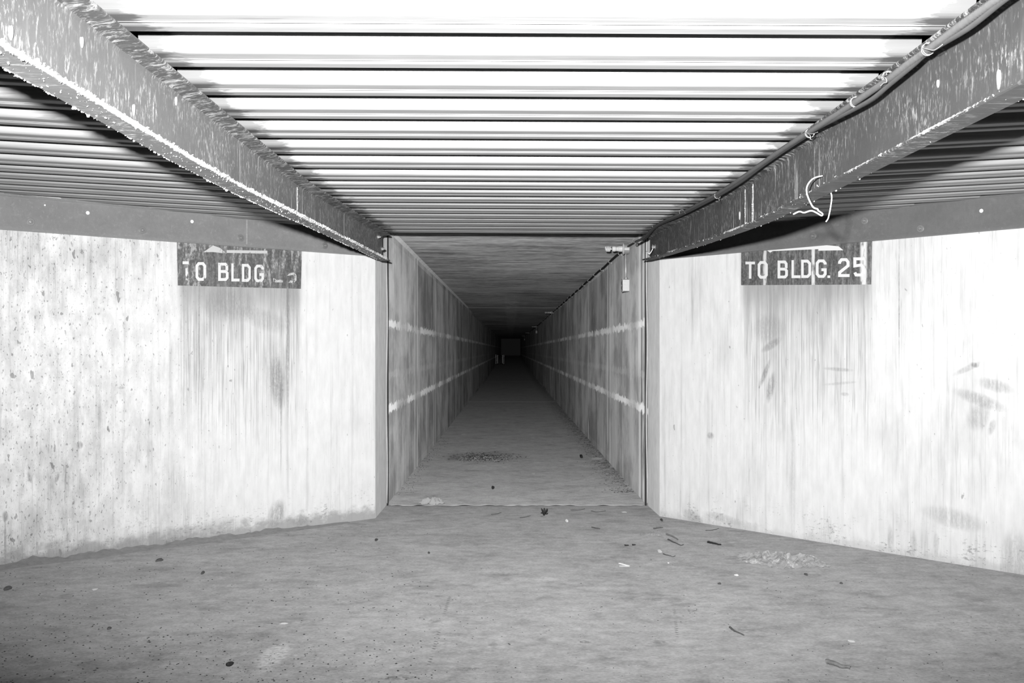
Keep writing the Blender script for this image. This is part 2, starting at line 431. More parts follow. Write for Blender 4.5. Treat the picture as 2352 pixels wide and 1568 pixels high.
    dl = n.mul(n.ss(n.y, 0, 1), n.ss(n.noise((14, 4, 1), 4, 0.7, (9, 1, 0)), 0.5, 0.6))
    return n.done(n.mx(col, 0.05), 0.8, n.add(n.mul(b, 0.5), n.mul(n.noise((70, 70, 70), 4, 0.7), 0.6)), 0.35, 0.005, spec=0.15, drough=1.0)
M_floor = floor_mat()

def deck_mat():
    n = N('galvanised_steel_deck')
    a = n.noise((0.9, 40, 40), 3, 0.6); b = n.noise((5, 60, 60), 4, 0.65, (3, 0, 0)); c = n.noise((1.4, 3, 3), 2, 0.5)
    col = n.add(0.30, n.add(n.mul(n.sub(a, 0.5), 0.16), n.mul(n.sub(b, 0.5), 0.16)))
    # rust bleeding in from the beams
    ax = n.op('ABSOLUTE', n.sub(n.x, 0.048))
    rag = n.noise((7, 26, 26), 4, 0.7, (1, 2, 3))
    r = n.ss(n.add(ax, n.mul(n.sub(rag, 0.5), 0.26)), 0.90, 0.955)
    r = n.mul(r, n.ss(ax, 1.25, 1.05))
    col = n.mix(n.mul(r, 0.85), col, 0.06)
    sp = n.mul(n.ss(n.noise((2.4, 30, 30), 3, 0.7, (5, 5, 1)), 0.67, 0.72), 0.5)
    col = n.mix(sp, col, 0.16)
    return n.done(n.mx(col, 0.04), 0.6, b, 0.25, 0.002, metal=0.15, spec=0.3)
M_deck = deck_mat()

# ------------------------------------------------------------------ the setting: floor
mb = MB()
ys = [-3.0, YJ]
mb.add([(-5, -3, 0), (5, -3, 0), (5, YJ, 0), (-5, YJ, 0)], [(0, 1, 2, 3)])
def zfl(y): return 0.0 if y < 45 else (y-45)*0.0094
tys = [YJ, 15, 25, 35, 45, 60, 80, 115.2]
for a, b in zip(tys[:-1], tys[1:]):
    mb.add([(-1.4, a, zfl(a)), (1.5, a, zfl(a)), (1.5, b, zfl(b)), (-1.4, b, zfl(b))], [(0, 1, 2, 3)])
struct(obj('floor', mb, M_floor), 'dusty grey concrete floor of the chamber and tunnel')

# chamber walls and jambs
def chamber_wall(name, W, sgn, mat):
    mb = MB(); e = sgn*LENW
    x0, x1 = min(0, e), max(0, e)
    mb.box((x0, -0.25, -0.1), (x1, 0, 2.9))
    return struct(obj(name, mb, mat, frame=W.M, local=True))
chamber_wall('wall_left', WL, 1, M_wl)['label'] = 'white painted concrete wall left of the tunnel mouth'
chamber_wall('wall_right', WR, -1, M_wr)['label'] = 'white painted concrete wall right of the tunnel mouth'
EL = PL0 + WL.x*LENW; ER = PR0 - WR.x*LENW
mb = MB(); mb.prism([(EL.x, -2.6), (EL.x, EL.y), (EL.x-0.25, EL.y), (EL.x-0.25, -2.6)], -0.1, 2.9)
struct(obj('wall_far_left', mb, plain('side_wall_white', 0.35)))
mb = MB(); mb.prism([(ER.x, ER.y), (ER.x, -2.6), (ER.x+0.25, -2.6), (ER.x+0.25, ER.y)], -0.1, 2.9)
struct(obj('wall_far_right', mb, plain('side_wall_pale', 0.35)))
bl = PL0 - WL.n*0.25; br = PR0 - WR.n*0.25
mb = MB(); mb.prism([(PL0.x, PL0.y), (-1.05, YJ-0.02), (-1.45, YJ-0.02), (bl.x, bl.y)], -0.1, 2.9)
struct(obj('wall_jamb_left', mb, M_jamb), 'grey concrete jamb on the left of the tunnel mouth')
mb = MB(); mb.prism([(PR0.x, PR0.y), (br.x, br.y), (1.55, YJ-0.02), (1.165, YJ-0.02)], -0.1, 2.9)
struct(obj('wall_jamb_right', mb, M_jamb), 'grey concrete jamb on the right of the tunnel mouth')

# tunnel
def zcl(y): return ZT if y < 45 else ZT+(y-45)*0.0034
def tunnel_wall(name, xf, sgn, mat):
    rings = []
    for y in (YJ+0.012, 25, 45, 80, 115.2):
        x0, x1 = xf, xf+sgn*0.25
        r = [(x0, y, zfl(y)-0.05), (x1, y, zfl(y)-0.05), (x1, y, zcl(y)+0.15), (x0, y, zcl(y)+0.15)]
        rings.append([Vector(p) for p in (r if sgn < 0 else r[::-1])])
    return struct(obj(name, MB().loft(rings), mat))
tunnel_wall('wall_tunnel_left', XL, -1, M_tl)['label'] = 'bare concrete left side wall of the tunnel'
tunnel_wall('wall_tunnel_right', XR, 1, M_tr)['label'] = 'bare concrete right side wall of the tunnel'
rings = []
for y in (7.95, 25, 45, 80, 115.2):
    rings.append([Vector(p) for p in ((-1.4, y, zcl(y)), (1.5, y, zcl(y)), (1.5, y, zcl(y)+0.2), (-1.4, y, zcl(y)+0.2))])
struct(obj('ceiling_tunnel', MB().loft(rings), M_tc), 'dark board-marked concrete ceiling of the tunnel')
mb = MB(); mb.box((-1.4, 115.2, 0.4), (1.5, 115.4, 2.9))
struct(obj('wall_end', mb, plain('end_wall_pale', 0.62)), 'pale wall closing the far end of the tunnel')
# corner fillet on the left between wall and ceiling of the tunnel
mb = MB()
rings = []
for y in (9.0, 24.6):
    rings.append([Vector(p) for p in ((XL, y, ZT), (XL, y, ZT-0.026), (XL+0.012, y, ZT-0.012), (XL+0.026, y, ZT))])
struct(obj('trim_1', mb.loft(rings), plain('mortar', 0.50, 0.9, var=0.3, sc=6, dr=1.0)), 'mortar fillet along the top of the left tunnel wall')

# joint seals at the mouth
M_seal = plain('pale_joint_seal', 0.46, 0.7, var=0.25, sc=14)
M_dark = plain('dark_joint_gap', 0.03, 0.9)
for k, (x, s) in enumerate(((-1.05, 1), (1.16, -1))):
    pts = [Vector((x+s*0.004+0.004*math.sin(z*5+k), YJ-0.012, z)) for z in [0.02+i*0.1 for i in range(24)]]
    struct(obj('trim_%d' % (2+k), MB().tube(pts, 0.008, 8), M_seal, smooth=True), 'pale joint seal up the %s side of the tunnel mouth' % ('left', 'right')[k])
    mb = MB(); mb.box((x-0.009+s*0.012, YJ-0.016, 0), (x+0.006+s*0.012, YJ-0.004, 2.3))
    struct(obj('trim_%d' % (4+k), mb, M_dark), 'dark open joint beside the seal on the %s' % ('left', 'right')[k])
pts = []
for i in range(160):
    x = XL+0.03 + (XR-XL-0.06)*i/159
    pts.append(Vector((x, YJ-0.01+0.010*mnoise.noise(Vector((x*5, 0, 0))), 0.002+0.003*mnoise.noise(Vector((x*9, 3, 0))))))
struct(obj('trim_7', MB().tube([p+Vector((0, -0.016, -0.003)) for p in pts], 0.0065, 6, lambda t: max(0.15, 0.6+1.3*mnoise.noise(Vector((t*22, 7, 2))))), M_dark, smooth=True), 'dark open joint in front of the floor seal')
struct(obj('trim_6', MB().tube(pts, 0.007, 6, lambda t: max(0.15, 0.55+1.3*mnoise.noise(Vector((t*26, 2, 2))))), M_seal, smooth=True), 'pale floor seal across the tunnel mouth')

# ------------------------------------------------------------------ the setting: steel deck ceiling
PER = 0.305
def zdeck(x, y):
    t = max(0.0, y-4.55); z = 2.093 + 0.0385*t
    if y > 4.2 and y < 4.9:
        pass
    z -= 0.005*x
    ex = max(0.0, abs(x-0.048)-1.03)
    return z + (0.050 if x < 0 else 0.055)*ex
# one period, measured back from the far edge of a rib: (distance before far edge, height above rib bottom)
def rib_profile():
    p = []
    H = 0.075
    # starting at the near end of the period: the recess (pan) just beyond the previous rib
    p += [(-PER, 0.004), (-PER+0.001, 0.010), (-PER+0.010, H-0.006), (-PER+0.016, H)]
    p += [(-0.152, H), (-0.147, H-0.006), (-0.139, 0.018)]
    R = 0.016
    for k in range(1, 6):
        a = math.pi/2*k/5
        p.append((-0.139+R*(1-math.cos(a))*1.15, 0.018-0.018*math.sin(a)))
    p += [(-0.076, 0.0), (-0.0735, -0.002), (-0.0725, 0.007), (-0.056, 0.006), (-0.052, 0.004), (-0.047, 0.0), (-0.042, -0.0018), (-0.006, -0.002), (-0.002, -0.001)]
    return p
RP = rib_profile()
def deck(x0, x1, nx, k0, k1):
    prof = []
    for k in range(k0, k1+1):
        edge = 2.438 + PER*k
        for (d, h) in RP: prof.append((edge+d, h))
    prof.append((2.438+PER*k1, 0.004))
    xs = [x0+(x1-x0)*i/nx for i in range(nx+1)]
    # sheet with 2 mm thickness: lower skin and upper skin
    vs = []; fs = []; m = len(prof)
    for up in (0, 0.003):
        for x in xs:
            for (y, h) in prof:
                vs.append((x, y, zdeck(x, y)+h+up))
    L = len(xs)*m
    for i in range(len(xs)-1):
        for j in range(m-1):
            a, b, c, d = i*m+j, i*m+j+1, (i+1)*m+j+1, (i+1)*m+j
            fs.append((a, b, c, d)); fs.append((d+L, c+L, b+L, a+L))
    return MB().add(vs, fs)
struct(obj('ceiling', deck(-0.972, 1.075, 6, -12, 17), M_deck), 'fluted pale steel deck ceiling between the two beams')
struct(obj('ceiling_left', deck(EL.x+0.02, -0.99, 6, -12, 17), M_deck), 'fluted steel deck ceiling left of the left beam')
struct(obj('ceiling_right', deck(1.10, ER.x-0.02, 6, -12, 17), M_deck), 'fluted steel deck ceiling right of the right beam')

# ------------------------------------------------------------------ steel materials
def steel_mat(name, base, streak, speck, lip=0):
    n = N(name)
    a = n.noise((3, 5, 5), 4, 0.6); b = n.noise((60, 60, 40), 3, 0.6, (2, 0, 0))
    col = n.mul(base, n.add(0.75, n.mul(a, 0.5)))
    col = n.mul(col, n.add(0.88, n.mul(b, 0.24)))
    # lime runs: long thin drips down the web, curls across the flange
    d1 = n.noise((16, 34, 2.0), 4, 0.65, (1, 3, 2), 0.25); g1 = n.noise((1, 2.6, 3), 2, 0.5, (3, 1, 4))
    s1 = n.mul(n.mul(n.ss(d1, 0.585, 0.66), n.ss(g1, 0.38, 0.62)), n.add(0.12, n.mul(n.ss(n.y, -4.9, -3.9), 0.88)))
    fk = n.ss(n.noise((50, 110, 34), 4, 0.7, (4, 4, 9)), 0.55, 0.67); fg = n.mx(n.ss(n.noise((2, 2.2, 5), 3, 0.6, (1, 6, 3)), 0.40, 0.60), n.mul(n.ss(n.y, -3.4, -1.2), speck*3.0))
    col = n.mix(n.mul(n.mul(fk, fg), speck), col, 0.34)
    if lip:   # lip of the upper flange coloured darker than the web, mottled with lime
        col = n.mul(col, 0.55)
        curl = n.ss(n.noise((20, 44, 20), 6, 0.75, (9, 9, 9), 0.7), 0.49, 0.64)
        col = n.mix(n.mul(curl, 0.45), col, 0.24)
    d2 = n.noise((14, 80, 24), 4, 0.7, (5, 2, 2), 0.4); g2 = n.noise((2, 3, 6), 2, 0.5, (8, 8, 1))
    s2 = n.mul(n.ss(d2, 0.52, 0.68), n.ss(g2, 0.38, 0.62))
    col = n.mix(n.mul(s1, streak), col, 0.36)
    col = n.mix(n.mul(s2, speck), col, 0.30)
    return n.done(col, 0.6, n.add(b, n.mul(s1, 0.7)), 0.3, 0.003, spec=0.3, drough=1.0)
M_beamL = steel_mat('weathered_light_grey_steel', 0.040, 0.36, 0.36)
M_lipL = steel_mat('darker_lip_left', 0.042, 0.20, 0.28, 1)
M_beamR = steel_mat('weathered_grey_steel', 0.017, 0.36, 0.20)
M_lipR = steel_mat('darker_lip_right', 0.020, 0.22, 0.20, 1)
M_chanL = steel_mat('grey_steel', 0.185, 0.02, 0.25)
M_chanR = steel_mat('dark_grey_steel', 0.115, 0.02, 0.10)
M_bolt = plain('steel_bolt', 0.30, 0.35, 0.5, 0.5)
M_wash = plain('dull_washer', 0.17, 0.5, 0.2, 0.5)
M_lime = plain('white_lime_crust', 0.50, 0.9, var=0.3, sc=50)
M_limeg = plain('grey_lime', 0.26, 0.9, var=0.5, sc=160)
M_platem = plain('pale_weld_line', 0.27, 0.8, var=0.4, sc=120)
M_white = plain('white_plastic', 0.80, 0.4)
M_hole = plain('pale_hole', 0.75, 0.8)

# ------------------------------------------------------------------ the two roof beams (channels with their open side inward)
def interp(tab, y):
    if y <= tab[0][0]: return tab[0][1]
    for (a, va), (b, vb) in zip(tab[:-1], tab[1:]):
        if y <= b: return va+(vb-va)*(y-a)/(b-a)
    return tab[-1][1]
BOT_L = [(-1.2, 1.866), (2.9, 1.868), (3.5, 1.876), (4.28, 1.900), (4.89, 1.919), (6.2, 1.957), (7.62, 1.996)]
BOT_R = [(-1.2, 1.847), (4.15, 1.851), (4.6, 1.865), (5.49, 1.900), (6.7, 1.956), (7.72, 2.010)]
def chan_ring(xback, s, zt, zb, y, fw=0.068, tw=0.008, tf=0.010):
    """C profile; s = direction the flanges point along x"""
    def P(dx, z): return Vector((xback+s*dx, y, z))
    r = 0.012
    pr = [P(0, zb), P(fw-0.003, zb), P(fw, zb+0.003), P(fw, zb+tf-0.003), P(fw-0.004, zb+tf)]
    pr += [P(tw+r, zb+tf+0.005), P(tw+0.35*r, zb+tf+0.005+0.3*r), P(tw, zb+tf+0.005+r)]
    pr += [P(tw, zt-tf-0.005-r), P(tw+0.35*r, zt-tf-0.005-0.3*r), P(tw+r, zt-tf-0.005)]
    pr += [P(fw-0.004, zt-tf), P(fw, zt-tf+0.003), P(fw, zt-0.003), P(fw-0.003, zt), P(0, zt)]
    return pr if s < 0 else pr[::-1]
def beam(name, xback, s, bot, yend, label):
    root = empty(name, (xback, yend, interp(bot, yend)))
    ys = [-1.2, 0.5, 1.5, 2.2, 2.9, 3.5, 3.9, 4.15, 4.3, 4.6, 4.9, 5.5, 6.2, 6.7, 7.2, yend]
    rings = [chan_ring(xback, s, zdeck(xback, y)-0.009 if y < yend-0.01 else zdeck(xback, y)-0.012, interp(bot, y), y) for y in ys]
    o = obj('channel', MB().loft(rings), M_beamL if s > 0 else M_beamR, root)
    o.data.materials.append(M_lipL if s > 0 else M_lipR)
    for p in o.data.polygons:
        c = p.center
        if s*c.x > 0.014 and c.z+root.location.z > zdeck(xback, c.y+yend)-0.045: p.material_index = 1
    tag(root, label, 'beam', 'roof beams')
    return root
BLx, BRx = -0.988, 1.088
beamL = beam('roof_beam', BLx, 1, BOT_L, 7.62, 'grey steel roof beam on the left, its lower edge crusted with white flakes')
beamR = beam('roof_beam', BRx, -1, BOT_R, 7.70, 'grey steel roof beam on the right, cables running along its top edge')

def bolt(parent, c, ax, r=0.013, washer=0.024):
    c = Vector(c); ax = Vector(ax).normalized()
    mb = MB().lathe([(0, 0.0), (washer, 0.0), (washer, 0.003), (washer-0.002, 0.004), (0, 0.004)], c, ax, 20)
    b = MB().lathe([(0, 0.004), (r, 0.004), (r, 0.014), (r*0.85, 0.017), (r*0.55, 0.0175), (r*0.5, 0.024), (r*0.3, 0.026), (0, 0.026)], c, ax, 6)
    bo = obj('bolt', b, M_bolt, parent)
    if washer > r*1.2: obj('washer', mb, M_wash, bo)
    return bo
# end bolts and web bolt holes
for (px, py) in ((868, 545), (882, 576)):
    p = on_x(px, py, BLx+0.008); p.y = min(p.y, 7.57); bolt(beamL, (BLx+0.008, p.y - (0.03 if py < 560 else 0.0), p.z), (1, 0, 0), 0.014, 0.022)
for (px, py) in ((1489, 547), (1505, 567)):
    p = on_x(px, py, BRx-0.008); p.y = min(p.y, 7.62); bolt(beamR, (BRx-0.008, p.y, p.z), (-1, 0, 0), 0.014, 0.022)
def crust(parent, name, cx, cz, cy, s, ln, r):
    """thin lens of lime stuck to the web, with a short run below it"""
    mb = MB(); rings = []
    for k in range(9):
        t = k/8; z = cz+ln*0.5-t*ln; ww = max(0.06*r, r*math.sqrt(max(0, 1-(2*t-1)**2))*(1-0.45*t))
        th = 0.002+0.003*ww/r
        rings.append([Vector((cx+s*(-0.001), cy-ww, z)), Vector((cx+s*th*0.8, cy-ww*0.5, z)), Vector((cx+s*th, cy, z)), Vector((cx+s*th*0.8, cy+ww*0.5, z)), Vector((cx+s*(-0.001), cy+ww, z))])
    return obj(name, mb.loft(rings), M_limeg, parent, smooth=True)
for (px, py, ln, r) in ((25, 75, 0.030, 0.011), (188, 97, 0.026, 0.011), (307, 252, 0.030, 0.010), (404, 232, 0.026, 0.007), (546, 310, 0.022, 0.006)):
    p = on_x(px, py, BLx+0.009); crust(beamL, 'lime_drip', p.x, p.z, p.y, 1, ln, r)
for (px, py, ln, r) in ((2294, 182, 0.045, 0.011), (1699, 495, 0.040, 0.012), (2155, 192, 0.02, 0.007)):
    p = on_x(px, py, BRx-0.009); crust(beamR, 'lime_drip', p.x, p.z, p.y, -1, ln, r)
# welded splice seams with a lime-coated bead
def seam(parent, xw, s, y, zb, zt, r):
    pts = []
    for k in range(60):
        z = zb+(zt-zb)*k/59
        pts.append(Vector((xw+s*0.001, y+0.006*mnoise.noise(Vector((z*60, y, 0))), z)))
    return obj('weld_seam', MB().tube(pts, r*0.7, 8, lambda t: 0.35+1.3*abs(mnoise.noise(Vector((t*19, y, 3))))), M_limeg, parent)
p = on_x(682, 440, BLx+0.008); seam(beamL, BLx+0.008, 1, p.y, interp(BOT_L, p.y)+0.02, zdeck(BLx, p.y)-0.035, 0.008)
p = on_x(1730, 470, BRx-0.008); seam(beamR, BRx-0.008, -1, p.y, interp(BOT_R, p.y)+0.02, zdeck(BRx, p.y)-0.035, 0.009)
p = on_x(1712, 470, BRx-0.008); seam(beamR, BRx-0.008, -1, p.y, interp(BOT_R, p.y)+0.02, zdeck(BRx, p.y)-0.035, 0.005)
# flaking paint and rust scale along the lower flanges
def flakes(parent, xback, s, bot, n, ylo, yhi, big, dens):
    mb = MB(); rnd = random.Random(3)
    tip = xback+s*0.068
    for i in range(n):
        y = ylo+(yhi-ylo)*rnd.random()
        if mnoise.noise(Vector((y*2.1, 1.5, 0)))*0.5+0.5 < rnd.random()*dens: continue
        zb = interp(bot, y)
        where = rnd.random()
        if where < 0.54: c = Vector((tip+s*0.002, y, zb+0.014*rnd.random()-0.002))
        elif where < 0.84: c = Vector((xback-s*0.001, y, zb-0.001+0.004*rnd.random()))
        else: c = Vector((tip-s*0.066*rnd.random(), y, zb-0.002))
        a = big*(0.35+1.0*rnd.random()**3)*(1.0 if where < 0.84 else 0.55)
        d = Vector((rnd.uniform(-1, 1), rnd.uniform(-1, 1), rnd.uniform(-1, 1))).normalized()
        e = d.orthogonal().normalized(); g = d.cross(e)
        k = rnd.randint(4, 6); t0 = rnd.random()*6
        ring = [c+(e*math.cos(t0+2*math.pi*j/k)*a+g*math.sin(t0+2*math.pi*j/k)*a*rnd.uniform(.5, 1)) for j in range(k)]
        top = c+d*a*rnd.uniform(.3, .6); botp = c-d*a*0.25
        mb.add(ring+[top, botp], [(j, (j+1) % k, k) for j in range(k)]+[((j+1) % k, j, k+1) for j in range(k)])
    o = obj('flaking_paint', mb, M_lime, parent); o['kind'] = 'stuff'; o['label'] = 'white flaking paint crust'
    return o
def crust_edge(parent, xback, s, bot, ylo, yhi, r):
    mb = MB(); pts = []; n = int((yhi-ylo)/0.006); tip = xback+s*0.0655; seg = 6; rings = []
    for i in range(n+1):
        y = ylo+(yhi-ylo)*i/n; z = interp(bot, y)+0.0052
        k = 0.55+0.9*abs(mnoise.noise(Vector((y*60, 1, 2))))+0.5*mnoise.noise(Vector((y*17, 5, 2)))
        k = max(0.72, k)*max(0.6, 0.9+0.7*mnoise.noise(Vector((y*2.3, 9, 1))))
        rings.append([Vector((tip+s*r*k*math.cos(a)*0.8, y, z+r*k*math.sin(a)+0.0015*mnoise.noise(Vector((y*90, a, 0))))) for a in [2*math.pi*j/seg for j in range(seg)]])
    return obj('lime_crust', mb.loft(rings), M_lime, parent)
crust_edge(beamL, BLx, 1, BOT_L, 1.4, 7.5, 0.0082)
crust_edge(beamR, BRx, -1, BOT_R, 1.6, 7.6, 0.0045)
flakes(beamL, BLx, 1, BOT_L, 7500, 1.5, 7.4, 0.0048, 0.9)
flakes(beamR, BRx, -1, BOT_R, 500, 1.9, 7.5, 0.0035, 1.2)

# ------------------------------------------------------------------ channels along the wall heads
def wall_channel(W, sgn, zb, zt, label, bolts, holes, plates):
    root = empty('wall_channel', frame=W.M @ Matrix.Translation((0, 0, zb)))
    mb = MB(); fw, tw, tf, r = 0.058, 0.008, 0.010, 0.012
    pr = [(0.001, zb), (fw-0.003, zb), (fw, zb+0.003), (fw, zb+tf), (fw-0.003, zb+tf+0.001), (tw+r, zb+tf+0.004), (tw+0.3*r, zb+tf+0.004+0.3*r), (tw, zb+tf+0.004+r),
          (tw, zt-tf-0.004-r), (tw+0.3*r, zt-tf-0.004-0.3*r), (tw+r, zt-tf-0.004), (fw-0.003, zt-tf-0.001), (fw, zt-tf), (fw, zt-0.003), (fw-0.003, zt), (0.001, zt)]
    u0, u1 = (0.03, LENW-0.08) if sgn > 0 else (-LENW+0.08, -0.03)
    rings = [[W.M @ Vector((u, a, z)) for (a, z) in pr] for u in (u0, (u0+u1)/2, u1)]
    obj('channel', mb.loft(rings), M_chanL if sgn > 0 else M_chanR, root)
    for (px, py) in bolts:
        h = W.hit(px, py, tw); bolt(root, h, W.n, 0.012, 0.024)
    for (px, py) in holes:
        h = W.hit(px, py, tw)
        hr = 0.005 if px < 150 else 0.0115
        o = obj('bolt_hole', MB().lathe([(0, 0.0), (hr, 0.0), (hr, 0.0008), (0, 0.0008)], h, W.n, 16), M_hole, root); o['label'] = 'pale round bolt hole'
    for px in plates:
        u, _ = W.uz(px, 540, tw)
        pts = [W.M @ Vector((u, tw, zb+0.02+(zt-zb-0.04)*k/9)) for k in range(10)]
        obj('weld_seam', MB().tube(pts, 0.006, 6), M_platem, root)
    tag(root, label, 'beam', 'channels bolted along the wall heads')
    return root
wall_channel(WL, 1, 2.046, 2.262, 'dark steel channel bolted along the top of the left wall', [(70, 509.5), (327, 528.6), (552.6, 546.4), (746, 564)], [(201.5, 488.7), (441, 508.6), (103, 471)], [567])
wall_channel(WR, -1, 2.030, 2.242, 'dark steel channel bolted along the top of the right wall', [(1868, 542), (1986, 507), (2114, 525)], [(2254, 484)], [])

# ------------------------------------------------------------------ painted signs
GW, GT = 0.60, 0.155
def stroke(pts, t, closed=False):
    """mitred stroke -> list of quads in glyph space"""
    P = [Vector((a, b)) for a, b in pts]; n = len(P); L = []; R = []
    for i in range(n):
        if closed: a, b, c = P[i-1], P[i], P[(i+1) % n]
        else: a, b, c = P[max(i-1, 0)], P[i], P[min(i+1, n-1)]
        d1 = (b-a).normalized() if (b-a).length > 1e-6 else (c-b).normalized()
        d2 = (c-b).normalized() if (c-b).length > 1e-6 else d1
        n1 = Vector((-d1.y, d1.x)); n2 = Vector((-d2.y, d2.x))
        m = (n1+n2).normalized(); k = t/2/max(0.35, m.dot(n1))
        L.append(b+m*k); R.append(b-m*k)
    q = []
    for i in range(n if closed else n-1):
        j = (i+1) % n; q.append([L[i], R[i], R[j], L[j]])
    return q
def glyph(ch):
    w, h, t = GW, 1.0, GT; a = t/2; c = 0.13
    x0, x1, y0, y1 = a, w-a, a, h-a; ym = 0.52
    if ch == 'T': return stroke([(0, y1), (w, y1)], t) + stroke([(w/2, 0), (w/2, y1-a)], t)
    if ch == 'T_worn': return stroke([(.03, y1), (w*.72, y1)], t) + stroke([(w/2, 0), (w/2, .62)], t)
    if ch == 'O': return stroke([(x0, y0+c), (x0+c*.8, y0), (x1-c*.8, y0), (x1, y0+c), (x1, y1-c), (x1-c*.8, y1), (x0+c*.8, y1), (x0, y1-c)], t, True)
    if ch == 'L': return stroke([(x0, h), (x0, y0), (w, y0)], t)
    if ch == 'D': return stroke([(x0, y0), (x1-c, y0), (x1, y0+c), (x1, y1-c), (x1-c, y1), (x0, y1)], t, True)
    if ch == 'B': return stroke([(x0, y0), (x1-c*.7, y0), (x1, y0+c*.8), (x1, ym-c*.7), (x1-c*.6, ym), (x0, ym)], t, True) + stroke([(x1-.03, ym+a*.6), (x1-.02, ym+c*.9), (x1-.02, y1-c*.8), (x1-c*.8, y1), (x0, y1), (x0, ym+a)], t)
    if ch == 'G': return stroke([(x1, y1-.20), (x1, y1-c), (x1-c*.8, y1), (x0+c*.8, y1), (x0, y1-c), (x0, y0+c), (x0+c*.8, y0), (x1-c*.8, y0), (x1, y0+c), (x1, .44), (w*.52, .44)], t)
    if ch == '2': return stroke([(x0, y1-.22), (x0, y1-c), (x0+c*.8, y1), (x1-c*.8, y1), (x1, y1-c), (x1, .60), (x0, .24), (x0, y0), (w, y0)], t)
    if ch == '5': return stroke([(w, y1), (x0, y1), (x0, .55), (x1-c*.8, .60), (x1, .60-c), (x1, y0+c), (x1-c*.8, y0), (x0+c*.5, y0), (x0, y0+c)], t)
    if ch == '.': return [[Vector((0, 0)), Vector((w, 0)), Vector((w, 1)), Vector((0, 1))]]
def sign_black(name, wear, base=0.055, lite=0.55):
    n = N(name)
    a = n.noise((26, 1, 5), 4, 0.7); b = n.noise((70, 1, 45), 4, 0.7, (3, 0, 0)); c = n.noise((5, 1, 3), 3, 0.6, (1, 0, 6))
    col = n.add(base, n.add(n.mul(n.ss(a, 0.40, 0.72), 0.12), n.mul(n.ss(b, 0.42, 0.70), 0.07)))
    w1 = n.ss(n.add(n.mul(a, 0.5), n.add(n.mul(b, 0.3), n.mul(c, 0.35))), 0.70-wear, 0.78-wear)
    col = n.mix(n.mul(w1, 0.75), col, lite)
    return n, col
M_sl = sign_black('worn_black_paint', 0.105, 0.075, 0.36); 
nn, cc = M_sl; M_sl = nn.done(cc, 0.7, spec=0.2)
nn, cc = sign_black('black_stencil_paint', 0.015)
# pale runs down the right-hand sign
for px, wd, am in ((1757, 0.014, 0.6), (1868, 0.012, 0.75), (1984, 0.022, 0.75)):
    u = WR.uz(px, 620)[0]
    cc = nn.mix(nn.mul(nn.mul(nn.line(nn.x, u, wd*0.5, wd), nn.ss(nn.noise((30, 1, 12), 3, 0.6), 0.3, 0.55)), am), cc, 0.72)
M_sr = nn.done(cc, 0.7, spec=0.2)
def letter_mat(name, wear, base=0.58):
    n = N(name)
    a = n.noise((18, 1, 9), 4, 0.7, (2, 0, 1)); b = n.noise((60, 1, 40), 3, 0.7)
    m = n.ss(n.add(n.mul(a, 0.65), n.mul(b, 0.35)), 0.64-wear, 0.70-wear)
    return n.done(n.mix(m, base, 0.10), 0.7, spec=0.2)
M_letR = letter_mat('white_stencil_paint', 0.0)
M_letL = letter_mat('worn_white_paint', 0.085)
M_letX = letter_mat('nearly_gone_white_paint', 0.13, 0.45)
M_arrL = letter_mat('peeling_arrow_paint', 0.10, 0.45)
def flat_poly(W, pix, off, th):
    """thin painted shape on the wall from picture corners; list of convex polys"""
    mb = MB()
    for poly in pix:
        uz = [W.uz(*p) for p in poly]
        area = sum(uz[i][0]*uz[(i+1) % len(uz)][1]-uz[(i+1) % len(uz)][0]*uz[i][1] for i in range(len(uz)))
        if area > 0: uz = uz[::-1]
        k = len(uz)
        vs = [W.M @ Vector((u, off, z)) for u, z in uz]+[W.M @ Vector((u, off+th, z)) for u, z in uz]
        fs = [tuple(range(k-1, -1, -1)), tuple(range(k, 2*k))]+[(i, (i+1) % k, k+(i+1) % k, k+i) for i in range(k)]
        mb.add(vs, fs)
    return mb
def sign(W, corners, letters, arrow, mbg, label):
    c = W.hit(*corners[0]); root = empty('painted_sign', frame=W.M)
    obj('background', flat_poly(W, [corners], 0.0, 0.0012), mbg, root)
    for (ch, xa, xb, yt, yb, m, only) in letters:
        qs = glyph(ch); sc = 1.0 if ch == '.' else 1.0
        if only is not None: qs = [qs[i] for i in only]
        pix = [[(xa+(xb-xa)*p.x/GW, yb+(yt-yb)*p.y) for p in q] for q in qs]
        obj('letter', flat_poly(W, pix, 0.0012, 0.001), m, root)
    if arrow: obj('arrow', flat_poly(W, arrow, 0.0012, 0.001), M_letR if W is WR else M_arrL, root)
    tag(root, label, 'sign', 'painted direction signs')
    return root
def z5(x, y): return (1600+x*.3197, 400+y*.3197)
def z3(x, y): return (x/3.36, 400+y/3.36)
LR = []
for ch, a, b, t, bt in (('T', 352, 420, 628, 750), ('O', 440, 512, 624, 750), ('B', 583, 657, 620, 748), ('L', 683, 747, 617, 746), ('D', 752, 823, 614, 745), ('G', 857, 935, 612, 744), ('.', 941, 961, 727, 745), ('2', 1018, 1100, 603, 738), ('5', 1127, 1210, 597, 734)):
    p, q = z5(a, t), z5(b, bt); LR.append((ch, p[0], q[0], p[1], q[1], M_letR, None))
sign(WR, [z5(320, 500), z5(320, 797), z5(1255, 792), z5(1262, 470)], LR,
     [[z5(490, 535), z5(530, 563), z5(548, 552), z5(548, 530)], [z5(548, 530), z5(548, 552), z5(876, 538), z5(876, 505)], [z5(876, 505), z5(876, 549), z5(1056, 546), z5(1020, 517)]],
     M_sr, 'black painted sign on the right wall with crisp white letters TO BLDG. 25')
LL = []
